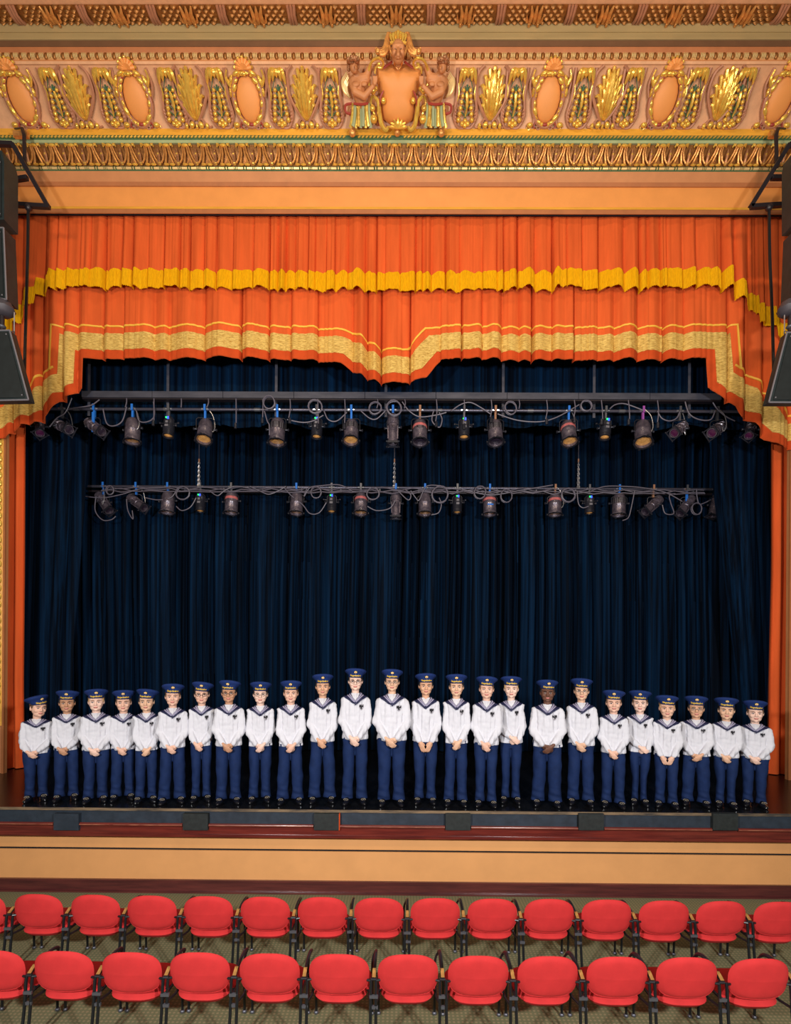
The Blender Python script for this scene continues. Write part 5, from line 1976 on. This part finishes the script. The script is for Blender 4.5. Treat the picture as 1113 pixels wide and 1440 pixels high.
def tunic_base(pose, ph):
    mb = MB()
    mb.lathe([(0, .824), (.188, .827), (.190, .845), (.182, .93), (.176, 1.02), (.174, 1.12), (.172, 1.22), (.168, 1.315), (.146, 1.358), (.104, 1.386), (.076, 1.400), (.066, 1.412), (.050, 1.418), (0, 1.418)], 36, sy=.64)
    rw, lw, rd, ld = pose_points(pose)
    for s, w_, d in ((-1, Vector(rw), Vector(rd)), (1, Vector(lw), Vector(ld))):
        d = d.normalized()
        sh, el = Vector((s * .144, .0, 1.312)), Vector((s * .190, -.030, 1.06))
        w_ = w_ - d * .004
        mb.capsule(sh, el, .062, .058, seg=16)
        mid = el.lerp(w_, .5) + Vector((0, -.012, -.012))
        mb.capsule(el, mid, .058, .052, seg=16)
        mb.capsule(mid, w_ + (mid - w_) * .12, .052, .038, seg=16)
        mb.tube([w_ + (mid - w_) * .2, w_ - (mid - w_) * .02], [.036, .035], 16)
    V, F = fuse(mb, .0075, 2)
    V = noise_disp(V, (26, 12, 3.2), .018, phase=ph)
    V = noise_disp(V, (18, 18, 20), .008, phase=ph + 5)
    return V, F


def trousers_base(ph):
    mb = MB()
    mb.lathe([(0, .93), (.165, .93), (.178, .88), (.176, .80), (.14, .755), (0, .74)], 24, sy=.54)
    for s in (-1, 1):
        p_ = [(s * .088, .0, .86), (s * .090, -.004, .72), (s * .094, -.010, .50), (s * .097, .0, .30), (s * .102, .004, .13), (s * .104, .0, .065)]
        mb.tube(spline(p_, 4), [.097 - .022 * min(1, i / 12) + (.010 * max(0, (i - 14) / 6)) for i in range(21)], 20)
        mb.tube(spline([(q[0], q[1] - .062 + (.012 if i > 3 else 0), q[2]) for i, q in enumerate(p_)], 4), .018, 8)
    V, F = fuse(mb, .0085, 2)
    V = noise_disp(V, (9, 9, 7), .014, phase=ph)
    # soft horizontal breaks above the shoe
    lo = V[:, 2] < .30
    V[lo, 1] -= .010 * np.sin(V[lo, 2] * 62 + V[lo, 0] * 14 + ph) * np.clip((.30 - V[lo, 2]) / .2, 0, 1)
    return V, F


def ray_front(bvh, x, z, off):
    h_ = bvh.ray_cast(Vector((x, -1, z)), Vector((0, 1, 0)))
    return (x, (h_[0].y if h_[0] is not None else -.12) - off, z)


def collar_base(bvh):
    inner = spline([(.0, -.12, 1.328), (.022, -.11, 1.352), (.048, -.09, 1.382), (.064, -.02, 1.414), (.045, .05, 1.422), (0, .065, 1.422)], 5)
    outer = spline([(.0, -.14, 1.268), (.050, -.13, 1.302), (.105, -.10, 1.342), (.155, -.02, 1.348), (.150, .07, 1.29), (0, .13, 1.26)], 5)
    cols = len(inner)
    nw = 12
    V, F, MI = [], [], []
    bands_ = [0, 1, 1, 0, 1, 1, 0, 0, 0, 0, 0, 0]
    for s in (-1, 1):
        o_ = len(V)
        for i in range(cols):
            for j in range(nw + 1):
                t = j / nw
                p = inner[i].lerp(outer[i], t)
                p = Vector((p.x * s, p.y, p.z))
                loc, nor, _, _ = bvh.find_nearest(p)
                if loc is not None:
                    d = (p - loc)
                    if d.length > .028 or d.dot(nor) < .006:
                        p = loc + nor * .009
                    if t < .15 and i > 9:
                        p = Vector((p.x, p.y, p.z + .006))
                V.append(p)
        for i in range(cols - 1):
            for j in range(nw):
                q = (o_ + i * (nw + 1) + j, o_ + (i + 1) * (nw + 1) + j, o_ + (i + 1) * (nw + 1) + j + 1, o_ + i * (nw + 1) + j + 1)
                F.append(q if s < 0 else q[::-1])
                MI.append(0 if i < 2 and j > 2 else bands_[j])
    V = np.array([tuple(v) for v in V])
    return V, np.array(F, dtype=np.int32), MI


EAGLE = [(0, .9), (.18, 1.0), (.30, .86), (.22, .72), (.55, .95), (.95, .9), (1.0, .3), (.8, -.05), (.55, .0), (.38, -.2), (.52, -.62), (.22, -.55),
         (0, -1.0), (-.22, -.55), (-.52, -.62), (-.38, -.2), (-.55, .0), (-.8, -.05), (-1.0, .3), (-.95, .9), (-.55, .95), (-.22, .72), (-.30, .86), (-.18, 1.0)]


def emblem_base(bvh, w_=.030, h_=.034, cx=.088, cz=1.242):
    V, F, MI = [], [], []
    sh = [(-.95, .95), (0, 1.05), (.95, .95), (1.0, 0), (.6, -.75), (0, -1.1), (-.6, -.75), (-1.0, 0)]
    for poly, off, mi, k in ((sh, .0045, 1, 1.12), (EAGLE, .0065, 0, 1.0)):
        o_ = len(V)
        for x, z in poly:
            V.append(ray_front(bvh, cx + x * w_ * k, cz + z * h_ * k, off))
        c = ray_front(bvh, cx, cz, off + .001)
        V.append(c)
        n_ = len(poly)
        for i in range(n_):
            F.append((o_ + i, o_ + (i + 1) % n_, o_ + n_))
            MI.append(mi)
    return np.array(V), np.array(F, dtype=np.int32), MI


def shoe_mesh():
    mb = MB()
    mb.ell((0, -.045, .038), (.044, .125, .040), nu=18, nv=10)
    mb.ell((0, -.02, .060), (.038, .075, .040), nu=14, nv=8)
    V, F = fuse(mb, .008, 1)
    V[:, 2] = np.maximum(V[:, 2], .010)
    up_ = make_mesh('shoe', V, F, [M['shoe']], None, 0)
    mb = MB()
    pl = [(.047 * math.cos(a) * (1.0 if math.sin(a) > 0 else .98), -.045 + .130 * math.sin(a)) for a in np.linspace(0, 2 * math.pi, 25)[:-1]]
    n_ = len(pl)
    mb.add([(x, y, .0) for x, y in pl] + [(x, y, .014) for x, y in pl],
           [tuple(range(n_))[::-1], tuple(range(n_, 2 * n_))] + [(i, (i + 1) % n_, (i + 1) % n_ + n_, i + n_) for i in range(n_)])
    sole = mb.mesh('sole', [M['shoe']])
    mb = MB()
    for k in range(3):
        mb.tube([(-.018, -.062 - k * .018, .084 - k * .011), (.0, -.064 - k * .018, .091 - k * .011), (.018, -.062 - k * .018, .084 - k * .011)], .0035, 5)
    for s in (-1, 1):
        mb.tube(spline([(0, -.062, .090), (s * .022, -.075, .092), (s * .030, -.085, .078)], 3), .0032, 5)
    lace = mb.mesh('laces', [M['lace']])
    return up_, sole, lace


SHOE, SOLE, LACE = shoe_mesh()

# cap: origin at the centre of the head band
mb = MB()
mb.lathe([(.070, -.02), (.082, -.012), (.088, .030), (.108, .050), (.124, .068), (.132, .083), (.131, .093), (.118, .104), (.090, .112), (.050, .117), (0, .119)], 32, sy=1.0,
         T=Matrix.Translation((0, .012, 0)) @ Matrix.Rotation(math.radians(-20), 4, 'X'))
CAP = mb.mesh('cap', [M['cap_blue']], 60)
mb = MB()
mb.lathe([(.080, -.004), (.0845, -.004), (.0850, .0), (.0855, .044), (.080, .046)], 28, sy=1.13)
BAND = mb.mesh('cap_band', [M['cap_blue']])
mb = MB()
mb.lathe([(.0852, -.005), (.0875, -.004), (.0875, .006), (.0855, .008)], 28, sy=1.13)
RIM = mb.mesh('band_rim', [M['cap_band']])


def band_text():
    cu = bpy.data.curves.new('t', 'FONT')
    cu.body = 'S\u00e4ngerknaben'
    cu.size = .036
    cu.align_x = 'CENTER'
    cu.extrude = .0
    cu.resolution_u = 1
    cu.offset = .0008
    ob = bpy.data.objects.new('t', cu)
    COL.objects.link(ob)
    dg = bpy.context.evaluated_depsgraph_get()
    me = bpy.data.meshes.new_from_object(ob.evaluated_get(dg))
    bpy.data.objects.remove(ob)
    for v in me.vertices:
        x, y = v.co.x * .74, v.co.y
        a = x / .0905
        # wrapped around the front of the band
        v.co = Vector((.0880 * math.sin(a), -.0880 * 1.13 * math.cos(a) - .0015, .017 + y))
    me.materials.clear()
    me.materials.append(M['letter_gold'])
    me.name = 'lettering'
    return me


TEXT = band_text()
mb = MB()
T = Matrix.Translation((0, -.0885, .079)) @ Matrix.Rotation(math.radians(90 + 24), 4, 'X')
mb.lathe([(0, .0), (.0185, .0), (.0185, .004), (.013, .0055), (0, .0055)], 16, T=T, mi=0)
mb.lathe([(0, .008), (.011, .008), (.012, .005)], 14, T=T, mi=1)
mb.lathe([(0, .0105), (.006, .0105), (.0065, .008)], 12, T=T, mi=2)
BADGE = mb.mesh('cap_badge', [M['letter_gold'], M['badge_white'], M['badge_red']])

EYES, BROWS = [], []
for s in (-1, 1):
    mb = MB()
    mb.M = HS
    mb.ell((s * .031, -.0875, 1.578), (.0125, .007, .0062), nu=10, nv=6, mi=0)
    mb.ell((s * .031, -.0925, 1.5785), (.0062, .0035, .0062), nu=8, nv=6, mi=1)
    mb.tube([(s * .017, -.0905, 1.583), (s * .031, -.0955, 1.5865), (s * .045, -.0885, 1.5815)], .0022, 5, mi=1)
    EYES.append((np.array(mb.v), mb.f, mb.m))
    mb = MB()
    mb.M = HS
    mb.tube([(s * .014, -.101, 1.601), (s * .032, -.0990, 1.606), (s * .051, -.083, 1.600)], [.0038, .0046, .0028], 6)
    BROWS.append((np.array(mb.v), mb.f, mb.m))
mb = MB()
mb.M = HS
for s in (-1, 1):
    mb.tube([(s * .034 + .024 * math.cos(a), -.112 + .006 * abs(s * .034 + .024 * math.cos(a)) / .05, 1.579 + .0165 * math.sin(a)) for a in np.linspace(0, 2 * math.pi, 17)[:-1]], .0024, 5, closed=True)
    mb.tube([(s * .058, -.104, 1.583), (s * .076, -.05, 1.584), (s * .086, .0, 1.584)], .002, 5)
mb.tube([(-.010, -.113, 1.582), (0, -.116, 1.585), (.010, -.113, 1.582)], .002, 5)
GLS = (np.array(mb.v), mb.f, mb.m)


def hair_base(seed):
    mb = MB()
    mb.M = HS
    mb.ell((0, .024, 1.612), (.086, .094, .092), nu=24, nv=14)
    for s in (-1, 1):
        mb.ell((s * .074, -.014, 1.592), (.010, .022, .034), nu=10, nv=8)
    V, F = fuse(mb, .009, 1)
    V = noise_disp(V, (60, 60, 25), .006, phase=seed)
    # hairline: clip below the ears at the front
    c = V[F].mean(1)
    keep = ~((c[:, 2] < 1.545) & (c[:, 1] < .0)) & (c[:, 2] > 1.515)
    return V, F[keep]


BODY = {p: body_base(p) for p in ('center', 'swap', 'left', 'high', 'apart')}
TUN, COLR, EMB = {}, {}, {}
for i, (p, ph) in enumerate((('center', 1.0), ('swap', 9.3), ('left', 17.7), ('high', 31.1), ('apart', 43.9))):
    V, F = tunic_base(p, ph)
    TUN[p] = (V, F)
    bvh = BVHTree.FromPolygons([tuple(v) for v in V], [tuple(int(a) for a in f) for f in F])
    COLR[p] = collar_base(bvh)
    EMB[p] = emblem_base(bvh)
TRO = [trousers_base(1.0), trousers_base(7.7), trousers_base(13.1)]
HAIR = [hair_base(1), hair_base(8)]

SKIN = {'fair': (.76, .45, .33), 'pale': (.82, .54, .43), 'tan': (.54, .28, .165), 'light': (.74, .44, .31), 'asian': (.73, .44, .29),
        'warm': (.67, .37, .23), 'dark': (.145, .062, .038)}
SK = {k: mat('skin_' + k, v, .55, var=.05, vscale=10, spec=.35) for k, v in SKIN.items()}
HC = {'blond': (.42, .25, .11), 'brown': (.10, .048, .022), 'dark': (.018, .012, .010), 'auburn': (.20, .075, .025)}
HM = {k: mat('hair_' + k, v, .6, var=.25, vscale=40, bump=.3, bscale=90) for k, v in HC.items()}


def sstep(a, b, x):
    t = np.clip((x - a) / (b - a), 0, 1)
    return t * t * (3 - 2 * t)


def fit(V, k, wx, hr, head=None, lean=0.0, spread=1.0, dxh=0.0):
    """scale below the chin, turn the head"""
    V = np.array(V, dtype=float)
    z = V[:, 2].copy()
    w_ = sstep(1.40, 1.47, z) if head is None else np.full(len(z), 1.0)
    L_ = V.copy()
    sx = wx * (1 - sstep(1.30, 1.40, z)) + (1 + (wx - 1) * .3) * sstep(1.30, 1.40, z)
    legz = 1 - sstep(.35, .75, z)
    L_[:, 0] *= sx * (1 + (spread - 1) * legz)
    bel = np.exp(-((z - 1.05) / .22) ** 2) * (wx - 1) * .8
    L_[:, 1] *= (1 + (wx - 1) * .6 + bel)
    L_[:, 2] *= k
    yaw, roll, pitch = hr
    R = Matrix.Rotation(yaw, 3, 'Z') @ Matrix.Rotation(roll, 3, 'Y') @ Matrix.Rotation(pitch, 3, 'X')
    Rn = np.array(R)
    pv = np.array([0, .01, 1.44])
    H_ = (V - pv) @ Rn.T + pv
    H_[:, 2] = CHIN * k + (H_[:, 2] - CHIN)
    out = L_ * (1 - w_[:, None]) + H_ * w_[:, None]
    return out


def head_matrix(k, hr):
    yaw, roll, pitch = hr
    R = (Matrix.Rotation(yaw, 3, 'Z') @ Matrix.Rotation(roll, 3, 'Y') @ Matrix.Rotation(pitch, 3, 'X')).to_4x4()
    pv = Vector((0, .01, 1.44))
    return Matrix.Translation((0, 0, CHIN * k - CHIN)) @ Matrix.Translation(pv) @ R @ Matrix.Translation(-pv)


def boy(px, captop, foot, wpx, pose, skin, hair, label, glasses=None, head=(0, 0), cap=(0, 0), tro=0, spread=1.0, back=0.0, toe=(14, -14), hdx=0):
    Yb = 7.15 + back
    x = PX(px, 1060, Yb)
    z_sole = ZS
    # stature from the chin line: cap top minus the head height
    ztop = PZ(px, captop, Yb - .06)
    chin = (ztop - z_sole) - .284
    k = chin / CHIN
    wx = (wpx / FPX * Yb) / .497
    face = -math.atan2(x, Yb) * .85
    t = thing('person', label, 'person', (x, Yb, z_sole), face, 'choirboys in white sailor blouses lined up on the stage')
    yaw, roll = math.radians(head[0]), math.radians(head[1])
    hr = (yaw, roll, math.radians(5))
    V, F, MI = BODY[pose]
    link('body', make_mesh('body', fit(V, k, wx, hr, spread=spread), F, [SK[skin], M['lips']], MI, 0), t)
    V, F = TUN[pose]
    tn = link('blouse', make_mesh('blouse', fitc(V, k, wx), F, [M['white_cloth']], None, 0), t)
    V, F, MI = COLR[pose]
    link('sailor_collar', make_mesh('sailor_collar', fitc(V, k, wx), F, [M['collar_navy'], M['stripe']], MI, 0), tn)
    V, F, MI = EMB[pose]
    link('eagle_emblem', make_mesh('eagle_emblem', fitc(V, k, wx), F, [M['emblem'], M['emblem_grey']], MI, 0, False), tn)
    V, F = TRO[tro]
    link('trousers', make_mesh('trousers', fitc(V, k, wx, spread), F, [M['navy_cloth']], None, 0), t)
    for s, ta in ((-1, toe[0]), (1, toe[1])):
        sh = link('shoe', SHOE, t, (s * .104 * wx * spread, -.045, 0), (0, 0, math.radians(-ta)))
        link('sole', SOLE, sh)
        link('laces', LACE, sh)
    hm_ = head_matrix(k, hr)

    def hp(data, name, mats, ang=0):
        V, F = data[0], data[1]
        Vh = np.array([tuple(hm_ @ Vector(v)) for v in V])
        return link(name, make_mesh(name, Vh, F, mats, data[2] if len(data) > 2 else None, ang), t)
    for b_ in EYES:
        hp(b_, 'eye', [M['eye_white'], M['iris']])
    for b_ in BROWS:
        hp(b_, 'eyebrow', [HM[hair if hair != 'blond' else 'auburn']])
    hp(HAIR[tro % 2], 'hair', [HM[hair]])
    if glasses:
        hp(GLS, 'glasses', [M[glasses]])
    c = link('cap', CAP, t)
    c.matrix_local = hm_ @ Matrix.Translation((0, .006, 1.630)) @ Matrix.Diagonal((1.09, 1.03, .87, 1)) @ Matrix.Rotation(math.radians(cap[0]), 4, 'Z') @ Matrix.Rotation(math.radians(cap[1]), 4, 'Y') @ Matrix.Rotation(math.radians(-4), 4, 'X')
    link('cap_band', BAND, c)
    link('band_rim', RIM, c)
    link('lettering', TEXT, c)
    bd = link('cap_badge', BADGE, c)
    # the crown sits tipped back on the band
    return t


def fitc(V, k, wx, spread=1.0):
    V = np.array(V, dtype=float)
    z = V[:, 2].copy()
    sx = wx * (1 - sstep(1.28, 1.40, z)) + (1 + (wx - 1) * .3) * sstep(1.28, 1.40, z)
    legz = 1 - sstep(.35, .75, z)
    V[:, 0] *= sx * (1 + (spread - 1) * legz)
    bel = np.exp(-((z - 1.05) / .22) ** 2) * (wx - 1) * .8
    V[:, 1] *= (1 + (wx - 1) * .6 + bel)
    V[:, 2] *= k
    return V


GL_, GT = 'glasses', 'glasses_thin'
N = 'sailor-suited boy, '
boy(51.6, 978, 1130, 45, 'left', 'fair', 'brown', N + 'far left end of the line, head turned sideways', head=(24, 3), cap=(10, -8), tro=0, spread=.85, back=0)
boy(94, 971, 1129, 42, 'left', 'tan', 'dark', N + 'second from left, tanned face, hands at his right', cap=(-4, 3), tro=1, spread=1.0, back=0.04)
boy(135, 969, 1130, 46, 'center', 'pale', 'blond', N + 'third from left, pale with blond hair', cap=(4, 0), tro=2, spread=.9, back=-0.04)
boy(173.5, 970.5, 1130, 41, 'center', 'fair', 'brown', N + 'fourth from left, badge half hidden by his neighbour', tro=0, spread=1.05, back=0.07)
boy(206, 969, 1132, 39, 'swap', 'asian', 'dark', N + 'fifth from left, eyes nearly closed', head=(-4, 0), cap=(-5, 5), tro=1, back=-0.02)
boy(242.7, 961.6, 1133, 44, 'center', 'fair', 'brown', N + 'sixth from left, feet wide apart at the cuffs', cap=(2, 3), tro=2, spread=1.1, back=-0.05)
boy(283.5, 959, 1133, 39, 'left', 'fair', 'dark', N + 'seventh from left, slim with dark-framed glasses', GL_, cap=(-6, 6), tro=0, spread=.9, back=0.05)
boy(321.8, 956.7, 1134, 47, 'center', 'tan', 'dark', N + 'eighth from left, tanned face and thin glasses', GL_, head=(-3, 0), cap=(-8, 3), tro=1, back=-0.04)
boy(366, 958.7, 1134, 43, 'swap', 'pale', 'dark', N + 'ninth from left, pale face with thin glasses', GT, cap=(0, 2), tro=2, spread=.95, back=0.04)
boy(408.8, 957, 1134, 44, 'swap', 'fair', 'brown', N + 'tenth from left, smiling, wide trouser legs', cap=(-2, 0), tro=0, spread=1.15, back=-0.02)
boy(453.6, 947.8, 1133, 44, 'center', 'warm', 'dark', N + 'eleventh from left, tall with prominent ears, legs apart', cap=(2, 0), tro=1, spread=1.2, back=0.05)
boy(499.5, 940, 1132, 48, 'center', 'pale', 'dark', N + 'tallest one, glasses, left of the stage centre', GL_, cap=(0, 2), tro=2, back=0)
boy(551, 941, 1134, 55, 'center', 'asian', 'dark', N + 'stout, at the stage centre below the hanging chain, thin glasses', GT, cap=(0, 2), tro=0, spread=.95, back=-0.05)
boy(598.5, 946.8, 1132, 46.5, 'apart', 'warm', 'dark', N + 'hands held apart in front of his trousers', head=(2, 0), cap=(4, 0), tro=1, spread=.9, back=0.05)
boy(641.6, 948, 1132, 42, 'swap', 'asian', 'dark', N + 'first to the right of the boy with hands apart', cap=(0, 0), tro=2, spread=1.05, back=-0.03)
boy(684, 951, 1135, 45, 'center', 'fair', 'brown', N + 'standing in front of his fair-haired right neighbour', cap=(0, 3), tro=0, spread=.9, back=-0.06)
boy(718.7, 951, 1131, 42, 'high', 'pale', 'blond', N + 'fair-haired, one shoulder hidden behind his left neighbour', cap=(2, 2), tro=1, spread=.85, back=0.12)
boy(769.7, 956, 1133, 53, 'swap', 'dark', 'dark', N + 'dark-skinned, broad, wide gap on his left', cap=(8, 3), tro=2, spread=1.05, back=-0.02)
boy(817.5, 954, 1134, 47, 'center', 'asian', 'dark', N + 'round glasses, between the broad boy and the shorter ones at right', GT, cap=(0, 3), tro=0, spread=1.05, back=0.04)
boy(863, 970.5, 1135, 43, 'center', 'fair', 'brown', N + 'sixth from the right end, first of the shorter boys at right', cap=(-2, 2), tro=1, back=-0.05)
boy(900, 971, 1133, 38, 'high', 'pale', 'brown', N + 'fifth from the right end, hands clasped high on his blouse', head=(-3, 0), cap=(0, 2), tro=2, spread=.7, back=0.06)
boy(938, 978, 1137, 42, 'apart', 'light', 'blond', N + 'fourth from the right end, fingertips touching below the hem', cap=(6, 4), tro=0, spread=.95, back=-0.04)
boy(979, 978.7, 1138, 46, 'swap', 'warm', 'dark', N + 'third from the right end, with purplish glasses', GT, cap=(0, 2), tro=1, spread=1.1, back=0.04)
boy(1021.5, 981, 1139, 41, 'center', 'asian', 'dark', N + 'second from the right end', cap=(0, 2), tro=2, spread=.8, back=-0.02)
boy(1062, 985, 1141, 46, 'center', 'pale', 'brown', N + 'far right end of the line, elbow stuck out', head=(3, 0), cap=(0, 2), tro=0, spread=.85, back=0.02)
